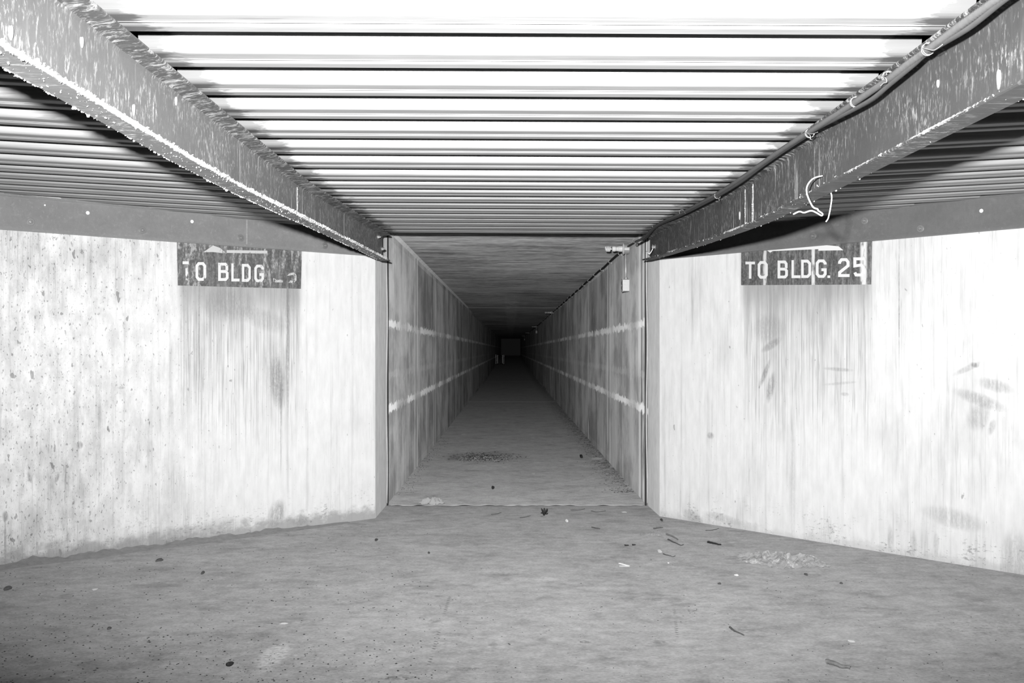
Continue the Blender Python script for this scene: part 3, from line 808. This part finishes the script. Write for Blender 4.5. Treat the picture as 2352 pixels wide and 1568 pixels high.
for ch, a, b, t, bt, m, only in (('T_worn', 1405, 1475, 672, 812, M_letL, None), ('O', 1508, 1590, 678, 822, M_letL, None), ('B', 1683, 1763, 683, 823, M_letL, None), ('L', 1785, 1848, 688, 827, M_letL, None),
        ('D', 1866, 1934, 692, 830, M_letL, None), ('G', 1962, 2036, 698, 833, M_letL, None), ('2', 2108, 2182, 712, 834, M_letX, [6, 7]), ('5', 2215, 2287, 720, 838, M_letX, [2, 3, 4, 5, 6])):
    p, q = z3(a, t), z3(b, bt); LL.append((ch, p[0], q[0], p[1], q[1], m, only))
sign(WL, [z3(1365, 520), z3(1372, 858), z3(2322, 884), z3(2330, 560)], LL,
     [[z3(1568, 602), z3(1640, 600), z3(1640, 552)], [z3(1640, 548), z3(1640, 600), z3(1748, 612), z3(1700, 570)], [z3(1748, 585), z3(1748, 607), z3(2062, 612), z3(2062, 590)]],
     M_sl, 'weathered black sign on the left wall, its white TO BLDG. 25 half gone')

# ------------------------------------------------------------------ cables along the right-hand beam
M_cabA = plain('grey_flexible_conduit', 0.085, 0.5, 0.0, 0.5, 0.25, 60)
M_cabB = plain('dark_rubber_cable', 0.05, 0.5, 0.0, 0.5, 0.2, 40)
M_cabT = plain('black_cable', 0.035, 0.5, 0.0, 0.5)
M_tie = plain('white_string', 0.20, 0.8)
def z6(x, y): return (1750+x*.256, y*.256)
XC = 1.003
A_px = [(2395, -72), z6(2100, 0), z6(1800, 215), z6(1500, 435), z6(1330, 560), z6(1130, 712), z6(830, 920), z6(600, 1072), z6(400, 1200), z6(200, 1330), z6(0, 1470), (1700, 412), (1648, 445), (1597, 473), (1565, 490), (1509.5, 517)]
B_px = [(2410, -72), z6(2175, 0), z6(1850, 255), z6(1500, 462), z6(1350, 590), z6(1150, 755), z6(1000, 880), z6(850, 968), z6(700, 1045), z6(500, 1150), z6(420, 1205), z6(200, 1350), z6(0, 1490), (1700, 419), (1648, 451), (1597, 478), (1565, 494), (1509.5, 520)]
pa = smooth_path([on_x(x, y, XC-0.006) for x, y in A_px] + [Vector((1.0, 7.42, 2.155)), Vector((0.97, 7.66, 2.150))], 6)
pb = smooth_path([on_x(x, y, XC) for x, y in B_px] + [Vector((1.01, 7.42, 2.150)), Vector((1.06, 7.95, 2.20)), Vector((1.12, 8.6, 2.27)), Vector((1.115, 9.45, 2.30))], 6)
def ribbed(mb, pts, r):  # spiral ribs of a flexible conduit
    return mb.tube(pts, r, 10)
dense = []
for a, b in zip(pa[:-1], pa[1:]):
    k = max(1, int((b-a).length/0.006))
    dense += [a+(b-a)*i/k for i in range(k)]
dense.append(pa[-1])
mb = MB(); rr = 0.0105
mb.tube(dense, rr, 8, None)
# ribbing: alternate ring radii
for ring in range(len(dense)):
    if ring % 2:
        for j in range(8):
            i = ring*8+j; mb.v[i] = dense[ring]+(mb.v[i]-dense[ring])*0.80
cabA = obj('conduit', mb, M_cabA, frame=Matrix.Translation(pa[-1]), smooth=True)
tag(cabA, 'upper grey flexible conduit strung along the right beam', 'cable')
cabB = obj('cable', MB().tube(pb, 0.0068, 8), M_cabB, frame=Matrix.Translation(pb[-1]), smooth=True)
tag(cabB, 'dark cable sagging below the conduit on the right beam', 'cable')
obj('end_loop', MB().tube([pa[-1]+Vector((0.011*math.cos(t)-0.011, 0.0, 0.011*math.sin(t))) for t in [i*math.pi*2/14 for i in range(15)]], 0.004, 6), M_cabA, cabA, smooth=True)
# string ties around the bundle
def tie(px, py, tails):
    c = on_x(px, py, XC-0.003); mb = MB()
    d = (on_x(px-20, py+13, XC)-on_x(px+20, py-13, XC)).normalized()
    a = d.orthogonal().normalized(); b = d.cross(a)
    for s in (-0.004, 0.004):
        mb.tube([c+d*s+(a*math.cos(t)+b*math.sin(t))*0.0145 for t in [i*math.pi*2/16 for i in range(17)]], 0.0009, 5)
    for tl in tails:
        mb.tube(smooth_path([c+Vector((-0.02, -0.012, 0))]+[on_x(x, y, XC-0.028) for x, y in tl], 4), 0.0011, 5)
    obj('string_tie', mb, M_tie, cabA)
tie(*z6(1490, 440), [[z6(1530, 450), z6(1580, 430), z6(1620, 400)]])
tie(*z6(1130, 690), [[z6(1110, 700), z6(1120, 735), z6(1090, 745), z6(1065, 770)], [z6(1120, 670), z6(1115, 655), z6(1145, 645)]])
tie(*z6(840, 915), [])
tie(*z6(430, 1195), [[z6(430, 1210), z6(435, 1250)], [z6(450, 1200), z6(500, 1185)]])
tie(1648, 449, [[(1650, 455), (1652, 461)]])
tie(1566, 487, [[(1570, 485), (1574, 490)]])
tie(1503, 519, [])
# ------------------------------------------------------------------ loose wire ends on the right-hand beam
M_wire = plain('white_insulated_wire', 0.80, 0.45)
def wire(pix, Ds, r, label, name='wire'):
    pts = [at(x, y, D) for (x, y), D in zip(pix, Ds)]
    o = obj(name, MB().tube(smooth_path(pts, 6), r, 7), M_wire, frame=Matrix.Translation(pts[-1]), smooth=True)
    return tag(o, label, 'wire', 'loose wire ends')
q = [(910, 10), (840, 30), (797, 80), (793, 140), (832, 230), (868, 250), (875, 262), (905, 284), (897, 297), (862, 277), (822, 262), (772, 276), (738, 268), (695, 287)]
D0 = (BRx-0.012)*F/(z5(910, 10)[0]-PX)
wire([z5(*p) for p in q], [D0, D0-0.06, D0-0.10, D0-0.12, D0-0.14, D0-0.14, D0-0.14, D0-0.12, D0-0.10, D0-0.08, D0-0.06, D0-0.05, D0-0.02, D0], 0.0026, 'curled white wire dangling in front of the right roof beam')
q = [(950, 110), (965, 135), (971, 170), (962, 240), (952, 290), (944, 320), (930, 340)]
D1 = (BRx)*F/(z5(955, 110)[0]-PX)
wire([z5(*p) for p in q], [D1+0.03, D1, D1, D1+.02, D1+.03, D1+.03, D1+.02], 0.0022, 'short straight white wire hanging below the right roof beam')
q = [(935, 700), (940, 745), (915, 800), (888, 832), (862, 815), (842, 795)]
wire([(1350+x/6.27, 450+y/6.27) for x, y in q], [7.28, 7.22, 7.2, 7.2, 7.22, 7.27], 0.003, 'little white wire loop by the end bolts of the right beam')

# ------------------------------------------------------------------ tunnel lamps
M_cast = plain('grey_cast_box', 0.42, 0.45, 0.3, 0.5)
M_porc = plain('white_porcelain', 0.72, 0.3, 0, 0.5)
M_tube = plain('white_fluorescent_tube', 0.85, 0.25, 0, 0.5, 0.04)
M_conduit = plain('bright_steel_conduit', 0.72, 0.35, 0.4, 0.5)
def fixture(y, z, label, dup=None):
    # built at x = wall face, pointing to -x
    x0 = XR; root = empty('tunnel_lamp', (x0, y, z))
    c = Vector((x0, y, z))
    obj('junction_box', MB().lathe([(0, 0.0), (0.050, 0.0), (0.052, 0.004), (0.052, 0.050), (0.048, 0.054), (0, 0.054)], c, (-1, 0, 0), 24), M_cast, root, smooth=False)
    obj('cover_plate', MB().lathe([(0, 0.054), (0.056, 0.054), (0.058, 0.057), (0.056, 0.062), (0.035, 0.068), (0, 0.068)], c, (-1, 0, 0), 24), M_porc, root)
    obj('lamp_holder', MB().lathe([(0, 0.066), (0.029, 0.066), (0.028, 0.10), (0.024, 0.112), (0.024, 0.126), (0, 0.126)], c, (-1, 0, 0), 20), M_porc, root, smooth=False)
    bulb = obj('bulb', MB().lathe([(0, 0.127), (0.020, 0.127), (0.026, 0.134), (0.027, 0.158), (0.024, 0.164), (0.012, 0.168), (0, 0.168)], c, (-1, 0, 0), 20), M_white, root, smooth=False)
    pts = []
    for i in range(101):
        t = i/100; a = t*2*math.pi*3.5; r = 0.021+0.004*math.sin(t*math.pi)
        pts.append(c+Vector((-(0.180+0.052*t), r*math.cos(a), r*math.sin(a))))
    st = [c+Vector((-0.160, 0.016, 0.0)), c+Vector((-0.170, 0.019, 0))]
    obj('spiral_tube', MB().tube(st+pts, 0.0062, 8), M_tube, bulb, smooth=True)
    tag(root, label, 'lamp', 'lamps along the right tunnel wall')
    return root
def copy_thing(root, loc, label):
    def rec(o, par):
        c = o.copy(); COL.objects.link(c)
        if par: c.parent = par
        for ch in list(o.children): rec(ch, c)
        return c
    c = rec(root, None); c.location = loc; c['label'] = label; return c
ZL = 2.300
f1 = fixture(9.70, ZL, 'spiral bulb lamp nearest the tunnel mouth, high on the right wall')
copy_thing(f1, (XR, 26.6, 2.31), 'second bulb lamp along the right tunnel wall')
copy_thing(f1, (XR, 42.6, 2.30), 'third bulb lamp along the right tunnel wall, above a small bright box')
copy_thing(f1, (XR, 60.0, 2.33), 'fourth bulb lamp deep in the tunnel on the right wall')
copy_thing(f1, (XR, 78.0, 2.40), 'farthest bulb lamp along the right tunnel wall')
# outlet boxes fed by a drop of conduit
def outlet(y, ztop, zbox, label):
    root = empty('outlet_box', (XR, y, zbox))
    mb = MB()
    x0, x1, y0, y1, z0, z1 = XR-0.062, XR, y-0.035, y+0.035, zbox-0.062, zbox+0.062
    r = 0.008
    poly = [(y0+r, z0), (y1-r, z0), (y1, z0+r), (y1, z1-r), (y1-r, z1), (y0+r, z1), (y0, z1-r), (y0, z0+r)]
    mb.loft([[Vector((x1, a, b)) for a, b in poly], [Vector((x0, a, b)) for a, b in poly]])
    obj('box', mb, M_cast, root)
    mb = MB(); mb.box((x0-0.004, y0-0.003, z0-0.003), (x0, y1+0.003, z1+0.003)); f = obj('faceplate', mb, M_cast, root)
    for dz in (0.024, -0.024):
        m2 = MB().lathe([(0, 0), (0.017, 0), (0.017, 0.004), (0.015, 0.006), (0, 0.006)], (x0-0.004, y, zbox+dz), (-1, 0, 0), 16)
        obj('receptacle', m2, M_cabT, f)
    obj('conduit', MB().tube([(XR-0.03, y, zbox+0.06), (XR-0.03, y, (zbox+ztop)/2), (XR-0.03, y, ztop)], 0.009, 10), M_conduit, root, smooth=True)
    obj('connector', MB().lathe([(0, 0), (0.015, 0), (0.015, 0.016), (0.011, 0.02), (0, 0.02)], (XR-0.03, y, zbox+0.062), (0, 0, 1), 12), M_cast, root)
    tag(root, label, 'outlet box', 'outlet boxes on drop conduits')
    return root
o1 = outlet(9.72, 2.252, 1.945, 'grey outlet box hanging on a bright conduit below the nearest lamp')
copy_thing(o1, (XR, 42.8, 2.08), 'tiny outlet box deep in the tunnel under the third lamp')
copy_thing(o1, (XR, 78.2, 2.12), 'tiny outlet box deep in the tunnel under the farthest lamp')
# cable clipped along the corner of the tunnel
cpts = [Vector((XR-0.022, 9.78, 2.305))]
y = 10.0
while y < 79:
    cpts.append(Vector((XR-0.02, y, 2.322+0.006*math.sin(y*3)+max(0, y-45)*0.0034))); y += 0.7 if y < 30 else 3.0
cabT = obj('cable', MB().tube(cpts, 0.0135, 8), M_cabT, frame=Matrix.Translation(cpts[0]), smooth=True)
tag(cabT, 'black cable clipped along the top of the right tunnel wall', 'cable')
for k in range(26):
    y = 10.35 + k*1.02
    mb = MB(); z = 2.322+0.006*math.sin(y*3)
    mb.tube([Vector((XR-0.02+0.0165*math.cos(t), y, z+0.0165*math.sin(t))) for t in [i*math.pi*2/12 for i in range(13)]], 0.0022, 5)
    mb.box((XR-0.005, y-0.005, z-0.026), (XR-0.001, y+0.005, z-0.010))
    obj('clip', mb, M_cast, cabT)

# ------------------------------------------------------------------ cart far down the tunnel
M_chrome = plain('shiny_tube', 0.9, 0.24, 1.0, 0.5, 0.05)
M_tyre = plain('dark_wheel', 0.05, 0.6)
zc0 = zfl(70.0); cx0, cx1 = at(1139.5, 830, 70).x, at(1157.5, 830, 70).x
cart = empty('cart', ((cx0+cx1)/2, 70.0, zc0))
for x in (cx0, cx1):
    for dx, yy in ((0.0, 69.8), (0.10 if x == cx0 else -0.10, 70.35)):
        obj('upright', MB().tube([(x+dx, yy, zc0+0.09), (x+dx, yy, zc0+0.092), (x+dx, yy, zc0+0.12), (x+dx, yy, zc0+0.5), (x+dx, yy, zc0+0.71), (x+dx, yy, zc0+0.738), (x+dx, yy, zc0+0.74)], 0.022, 20), M_chrome, cart, smooth=True)
        obj('wheel', MB().lathe([(0, -0.012), (0.045, -0.012), (0.05, 0), (0.045, 0.012), (0, 0.012)], (x+dx, yy, zc0+0.05), (1, 0, 0), 14), M_tyre, cart)
for zz, nm in ((zc0+0.73, 'top_rail'), (zc0+0.11, 'bottom_rail')):
    mb = MB()
    P = [(cx0, 69.8, zz), (cx1, 69.8, zz), (cx1-0.1, 70.35, zz), (cx0+0.1, 70.35, zz)]
    for i in range(4): mb.tube([P[i], P[(i+1) % 4]], 0.012, 8)
    obj(nm, mb, M_chrome, cart)
tag(cart, 'bare metal cart frame standing far down the tunnel', 'cart')

# ------------------------------------------------------------------ litter on the floor
M_stick = plain('dead_wood', 0.10, 0.8, var=0.3, sc=60)
M_stickp = plain('pale_dry_wood', 0.22, 0.8, var=0.3, sc=60)
M_stub = plain('dull_grey_wood', 0.16, 0.9, var=0.35, sc=90)
M_black = plain('black_scrap', 0.025, 0.6)
M_paper = plain('white_paper', 0.50, 0.7, dr=1.0)
M_pale = plain('pale_grey_flake', 0.36, 0.8, var=0.2, dr=1.0)
M_stone = plain('dark_stone', 0.09, 0.85, var=0.3, sc=80)
def f3(x, y): return (1350+x*.2551, 1150+y*.2551)
def f4(x, y): return (800+x*.3623, 1000+y*.3623)
def f5(x, y): return (x*.38265, 1100+y*.38265)
def stick(pix, r, mat, label, twig=None):
    pts = [on_floor(x, y, r) for x, y in pix]
    rnd = random.Random(int(pix[0][0]*7))
    path = smooth_path(pts, 5)
    mb = MB().tube([p+Vector((0, rnd.uniform(-1, 1)*r*0.4, abs(rnd.uniform(0, 1))*r*0.5)) for p in path], r, 7, lambda t: 1.05-0.45*t)
    o = base_obj('stick', mb, mat); 
    if twig:
        m2 = MB().tube([on_floor(x, y, r*1.2) for x, y in twig], r*0.6, 5)
        obj('twig', m2, mat, o)
    return tag(o, label, 'stick', 'sticks on the floor')
ST = [
 ([f3(35, 237), f3(70, 246), f3(108, 253)], .004, M_stick, 'thin short twig on the chamber floor right of the dark leaf'),
 ([f3(593, 249), f3(640, 244), f3(676, 240)], .005, M_stick, 'dark twig nearest the right jamb of the tunnel mouth'),
 ([f3(590, 321), f3(640, 323), f3(684, 330)], .003, M_stickp, 'hair-thin pale twig left of the light brown stick'),
 ([f3(708, 297), f3(765, 322), f3(820, 352)], .007, M_stickp, 'light brown slanting stick above a thin dark one'),
 ([f3(722, 346), f3(775, 373), f3(838, 400)], .005, M_stick, 'thin dark slanting stick just below the light brown stick'),
 ([f3(1062, 267), f3(1120, 264), f3(1180, 248)], .003, M_stick, 'fine bent twig closest to the foot of the right wall'),
 ([f3(1078, 371), f3(1140, 384), f3(1198, 396)], .008, M_black, 'straight black stick left of the crumpled plastic sheet'),
 ([f3(680, 478), f3(720, 490), f3(765, 502)], .004, M_stick, 'knobbly dark twig with a pale scrap at its left end'),
 ([f3(1280, 1137), f3(1320, 1170), f3(1405, 1208)], .005, M_stick, 'bent dark stick nearest the camera on the right'),
 ([f3(330, 400), f3(350, 400), f3(368, 400)], .005, M_black, 'stubby black stick, left of a pair above the white V scrap'),
 ([f3(400, 396), f3(415, 396), f3(430, 395)], .005, M_black, 'stubby black stick, right of a pair above the white V scrap'),
 ([f3(905, 988), f3(930, 996), f3(980, 983)], .003, M_stickp, 'faint pale twig midway between camera and plastic sheet'),
 ([f4(905, 500), f4(940, 497), f4(970, 488)], .003, M_stick, 'left of two thin twigs just in front of the floor seal'),
 ([f4(1088, 521), f4(1120, 517), f4(1156, 508)], .003, M_stick, 'thin twig immediately left of the dark leaf'),
 ([f4(1410, 473), f4(1460, 472), f4(1500, 465)], .003, M_stick, 'fine twig beside the floor seal, right of the leaf'),
 ([f4(1540, 478), f4(1580, 484), f4(1632, 477)], .003, M_stick, 'curved fine twig in front of the right end of the floor seal'),
 ([(1898, 1519), (1925, 1528), (1953, 1534)], .011, M_stub, 'thick dull stub of wood at the bottom right of the floor'),
 ([f4(1545, 582), f4(1570, 586), f4(1596, 590)], .004, M_stick, 'short twig in open floor in front of the right jamb'),
]
for (pix, r, m, lab) in ST:
    tw = [pix[-1], (pix[-1][0]+6, pix[-1][1]-2)] if 'knobbly' in lab or 'thin dark slanting' in lab else None
    stick(pix, r, m, lab, tw)

def chip(px, py, wpx, hpx, th, mat, name, label, cat, group, n=9, seed=0):
    """irregular flat lump seated on the floor"""
    p = on_floor(px, py); q = on_floor(px+wpx/2, py); r = on_floor(px, py-hpx/2)
    rx, ry = abs(q.x-p.x), abs(r.y-p.y); rnd = random.Random(seed+int(px))
    t0 = rnd.random(); 
    out = [(1+rnd.uniform(-.3, .25)) for _ in range(n)]
    rings = []
    for s, z in ((0.9, 0.0), (1.0, th*0.45), (0.75, th*0.9), (0.3, th)):
        rings.append([Vector((p.x+rx*s*out[i]*math.cos(t0+2*math.pi*i/n), p.y+ry*s*out[i]*math.sin(t0+2*math.pi*i/n), z*(1 if s > .95 else rnd.uniform(.8, 1.1)))) for i in range(n)])
    o = base_obj(name, MB().loft(rings), mat)
    return tag(o, label, cat, group)
for (px, py, w_, h_, th, lab) in (
   (366, 1287, 17, 6, .012, 'flat grey stone on the floor near the middle of the left wall'),
   (466, 1316, 8, 6, .012, 'small roundish stone right of the flat grey one by the left wall'),
   (18, 1353, 15, 8, .016, 'dark stone at the left edge of the picture'),
   (250, 1444, 9, 5, .010, 'dull pebble on the open floor at left'),
   (864, 1240, 9, 5, .009, 'pebble in front of the left jamb'),
   (985, 1270, 6, 4, .008, 'tiny dark pebble left of centre in the open floor'),
   (1851, 1320, 7, 4, .010, 'black pebble in front of the plastic sheet'),
   (1932, 1340, 7, 3, .008, 'black pebble right of the plastic sheet'),
   (1653, 1341, 8, 3, .008, 'grey pebble on the open floor left below the plastic sheet'),
   (1132, 1121, 7, 5, .020, 'dark clod on the tunnel floor behind the seal'),
   (1335, 1050, 6, 6, .030, 'dark clod near the right wall inside the tunnel'),
   (1520, 1195, 6, 4, .014, 'pebble at the foot of the right jamb')):
    chip(px, py, w_, h_, th, M_stone, 'stone', lab, 'stone', 'stones on the floor')
chip(528, 1527, 17, 7, .014, M_black, 'clod', 'ragged black clod near the bottom of the picture, left', 'clod', None)
for (px, py, w_, h_, th, lab) in (
   (1302, 1197, 6, 5, .014, 'small white paper scrap right of the dark leaf'),
   (1692, 1321, 10, 3, .006, 'torn white scrap left below the plastic sheet'),
   (1535, 1293, 4, 2, .005, 'white speck of paper between the sticks and the plastic sheet'),
   (1225, 1088, 10, 3, .003, 'pale scrap on the tunnel floor behind the seal'),
   (1065, 997, 14, 2.5, .003, 'pale scrap on the tunnel floor beyond the rubble'),
   (1037, 980, 12, 2, .003, 'pale flake by the left wall well inside the tunnel'),
   (652, 1432, 20, 4, .003, 'pale flake on the open floor at lower left'),
   (1434, 1176, 12, 3, .004, 'flat pale flake in front of the right end of the floor seal'),
   (1516, 1267, 9, 7, .010, 'pale papery scrap at the end of a knobbly twig'),
   (1955, 1473, 16, 5, .005, 'faint pale scrap near the bottom right'),
   (218, 1354, 12, 4, .006, 'pale flake on the floor at far left'),
   (1371, 1053, 26, 5, .004, 'pale slab flake by the right wall inside the tunnel')):
    chip(px, py, w_, h_, th, M_paper if 'white' in lab else M_pale, 'paper_scrap' if 'paper' in lab or 'white' in lab else 'flake', lab, 'scrap', 'pale scraps on the floor')
# folded white V
a, b, c = on_floor(*f3(282, 556), .006), on_floor(*f3(372, 582), .006), on_floor(*f3(285, 580), .006)
mb = MB()
for p, q in ((a, b), (b, c)):
    d = (q-p).normalized(); s = Vector((-d.y, d.x, 0))*0.0055
    mb.add([p-s-Vector((0, 0, .005)), q-s-Vector((0, 0, .005)), q+s-Vector((0, 0, .005)), p+s-Vector((0, 0, .005)), p-s-Vector((0, 0, .003)), q-s-Vector((0, 0, .003)), q+s-Vector((0, 0, .001)), p+s-Vector((0, 0, .001))],
           [(0, 3, 2, 1), (4, 5, 6, 7), (0, 1, 5, 4), (1, 2, 6, 5), (2, 3, 7, 6), (3, 0, 4, 7)])
tag(base_obj('paper_scrap', mb, M_paper), 'bright white V-shaped scrap on the open floor', 'scrap', 'pale scraps on the floor')
# dry leaf
c = on_floor(*f4(1243, 513)); mb = MB()
for k in range(5):
    a0 = math.radians(20+k*35); d = Vector((math.cos(a0), math.sin(a0)*0.9, 0)); s = Vector((-d.y, d.x, 0))
    L = 0.042 if k in (1, 2, 3) else 0.03
    pts = []
    for i, (t, wd) in enumerate(((0, .004), (.3, .009), (.6, .010), (.85, .006), (1, .001))):
        z = .010+.045*t*(1 if k in (1, 2, 3) else .4)+.006*math.sin(6*t+k)
        pts.append([c+d*L*t+s*wd+Vector((0, 0, z+.004)), c+d*L*t+Vector((0, 0, z-.002)), c+d*L*t-s*wd+Vector((0, 0, z+.004)), c+d*L*t+Vector((0, 0, z+.0015))])
    mb.loft(pts)
leaf = base_obj('dry_leaf', mb, M_black)
obj('leaf_stalk', MB().tube([c+Vector((0, 0, .012)), c+Vector((-.012, -.012, .006)), c+Vector((-.03, -.02, .003))], .002, 5), M_stick, leaf)
tag(leaf, 'dark curled dry leaf standing on the floor before the tunnel mouth', 'leaf')

# crumpled paper on the seal
def crumple(cx, cy, wx, wy, h, nx, ny, seed, outline, name, mat, label, cat, sharp=2.2):
    vs = []; fs = []; idx = {}
    for i in range(nx+1):
        for j in range(ny+1):
            u, v = i/nx*2-1, j/ny*2-1
            lim = outline(u)
            vv = v*lim[1]+lim[0]
            e = max(0.0, 1-max(abs(u), abs(v))**3)
            q = Vector((u*sharp+seed, vv*sharp*0.8, seed*1.7))
            r1 = 1-2*abs(mnoise.noise(q)); r2 = 1-2*abs(mnoise.noise(q*2.3+Vector((5, 1, 2)))); r3 = mnoise.noise(q*5.1)
            z = h*(0.15+0.55*max(0, r1)*e+0.32*max(0, r2)*(0.4+0.6*e)+0.12*r3)
            jx = 0.10*mnoise.noise(q*1.7+Vector((9, 0, 0))); jy = 0.10*mnoise.noise(q*1.9+Vector((0, 9, 0)))
            vs.append(Vector((cx+(u+jx)*wx, cy+(vv+jy)*wy, max(0.002, z))))
    for i in range(nx):
        for j in range(ny):
            a = i*(ny+1)+j; fs.append((a, a+ny+1, a+ny+2, a+1))
    o = base_obj(name, MB().add(vs, fs), mat)
    so = o.modifiers.new('thickness', 'SOLIDIFY'); so.thickness = 0.0015; so.offset = 1
    return tag(o, label, cat)
p = on_floor(*f4(528, 442))
crumple(p.x, p.y-0.0, 0.105, 0.045, 0.075, 30, 16, 3.1, lambda u: (0, max(0.25, 1-0.6*abs(u))), 'crumpled_paper', plain('crumpled_pale_paper', 0.36, 0.8), 'crumpled pale paper lying on the floor seal at the tunnel mouth', 'paper', 1.4)
# clear plastic sheet
n = N('clear_polythene')
tr = n.t.nodes.new('ShaderNodeBsdfTransparent'); mxs = n.t.nodes.new('ShaderNodeMixShader')
n.done(0.62, 0.25, None, spec=0.5)
fac = n.add(0.13, n.mul(n.ss(n.noise((26, 26, 26), 4, 0.7), 0.48, 0.72), 0.42))
n.t.links.new(fac, mxs.inputs[0]); n.t.links.new(tr.outputs[0], mxs.inputs[1]); n.t.links.new(n.b.outputs[0], mxs.inputs[2]); n.t.links.new(mxs.outputs[0], n.out.inputs[0])
p = on_floor(1797, 1297)
def pl_out(u): return (-0.30*u+0.10*math.sin(u*4), 0.62+0.30*math.cos(u*2.2)-0.12*abs(math.sin(u*5)))
crumple(p.x, p.y, 0.245, 0.20, 0.080, 56, 34, 8.3, pl_out, 'plastic_sheet', n.m, 'crumpled clear plastic sheet on the floor by the right wall', 'plastic sheet', 2.3)
p = on_floor(*f3(565, 308))
crumple(p.x, p.y, 0.075, 0.05, 0.018, 16, 8, 5.3, lambda u: (0, 0.8), 'plastic_scrap', n.m, 'small clear plastic scrap left of the light brown stick', 'plastic scrap', 2.3)

# grit, rubble and dirt that nobody could count
def grit(name, spots, mat, label, cat):
    mb = MB()
    for (x, y, r, h) in spots:
        k = random.randint(4, 6); t0 = random.random()*6; z0 = zfl(y)
        ring = [(x+r*random.uniform(.6, 1.1)*math.cos(t0+2*math.pi*i/k), y+r*random.uniform(.6, 1.1)*math.sin(t0+2*math.pi*i/k), z0+0.0003) for i in range(k)]
        mb.add(ring+[(x+r*random.uniform(-.3, .3), y+r*random.uniform(-.3, .3), z0+h)], [(i, (i+1) % k, k) for i in range(k)]+[tuple(range(k-1, -1, -1))])
    o = obj(name, mb, mat); return tag(o, label, cat, kind='stuff')
sp = []
while len(sp) < 4200:
    px, py = random.uniform(-60, 2400), 1190+random.random()**0.8*400
    p = on_floor(px, py)
    wl = (p-WL.p0).dot(WL.n); wr = (p-WR.p0).dot(WR.n)
    if wl < 0.16 or wr < 0.03: continue
    keep = 0.25+0.75*max(0, min(1, (1250-px)/900)) 
    if random.random() > keep*(0.55+0.9*(mnoise.noise(Vector((p.x*1.5, p.y*1.5, 0)))+0.3)): continue
    r = 0.0013+(0.0040 if px > 1000 else 0.0055)*random.random()**3.2
    sp.append((p.x, p.y, r, r*0.5))
grit('grit', sp, M_black, 'fine black grit scattered over the chamber floor', 'grit')
c0 = on_floor(*f4(860, 138)); sp = []; sp2 = []; sp3 = []
for i in range(700):
    x, y = c0.x+random.gauss(0, 0.17), c0.y+random.gauss(0, 0.22)
    sp.append((x, y, random.uniform(.003, .020), random.uniform(.001, .007)))
for i in range(280):
    x, y = c0.x+random.gauss(0.02, 0.14), c0.y+random.gauss(-.05, 0.20)
    sp2.append((x, y, random.uniform(.003, .015), random.uniform(.002, .008)))
grit('rubble', sp, M_stone, 'dark crumbled rubble patch on the tunnel floor', 'rubble')
grit('rubble', sp2, M_pale, 'pale crumbs among the rubble patch on the tunnel floor', 'rubble')
for i in range(900):
    y = 9.2+random.random()**1.5*12; x = XR-0.01-abs(random.gauss(0, 0.12))
    sp3.append((x, y, random.uniform(.003, .012), random.uniform(.001, .005)))
for i in range(160):
    y = 9.0+random.random()*6; x = XL+0.01+abs(random.gauss(0, 0.08))
    sp3.append((x, y, random.uniform(.003, .008), random.uniform(.003, .008)))
grit('dirt', sp3, M_stone, 'dark dirt swept against the tunnel walls', 'dirt')
# low bank of silt along the foot of the left wall
rings = []
for i in range(301):
    u = 0.25+(LENW-0.35)*i/300
    k = min(1, (u-0.25)/0.8)
    hh = (0.010+0.030*max(0, mnoise.noise(Vector((u*5, 2, 0)))+0.30)+0.012*mnoise.noise(Vector((u*21, 2, 0))))*k+0.003
    wd = 0.05+0.05*k+0.03*mnoise.noise(Vector((u*3, 7, 0)))
    rings.append([WL.M @ Vector(q) for q in ((u, 0.001, 0.0005), (u, 0.001, hh), (u, wd*0.35, hh*0.6), (u, wd, 0.0005))])
n = N('damp_silt'); a = n.noise((20, 20, 20), 4, 0.7)
M_silt = n.done(n.add(0.09, n.mul(a, 0.14)), 0.9, a, 0.6, 0.006, spec=0.1, drough=1.0)
tag(obj('silt', MB().loft(rings), M_silt), 'low ragged bank of grey silt along the foot of the left wall', 'silt', kind='stuff')
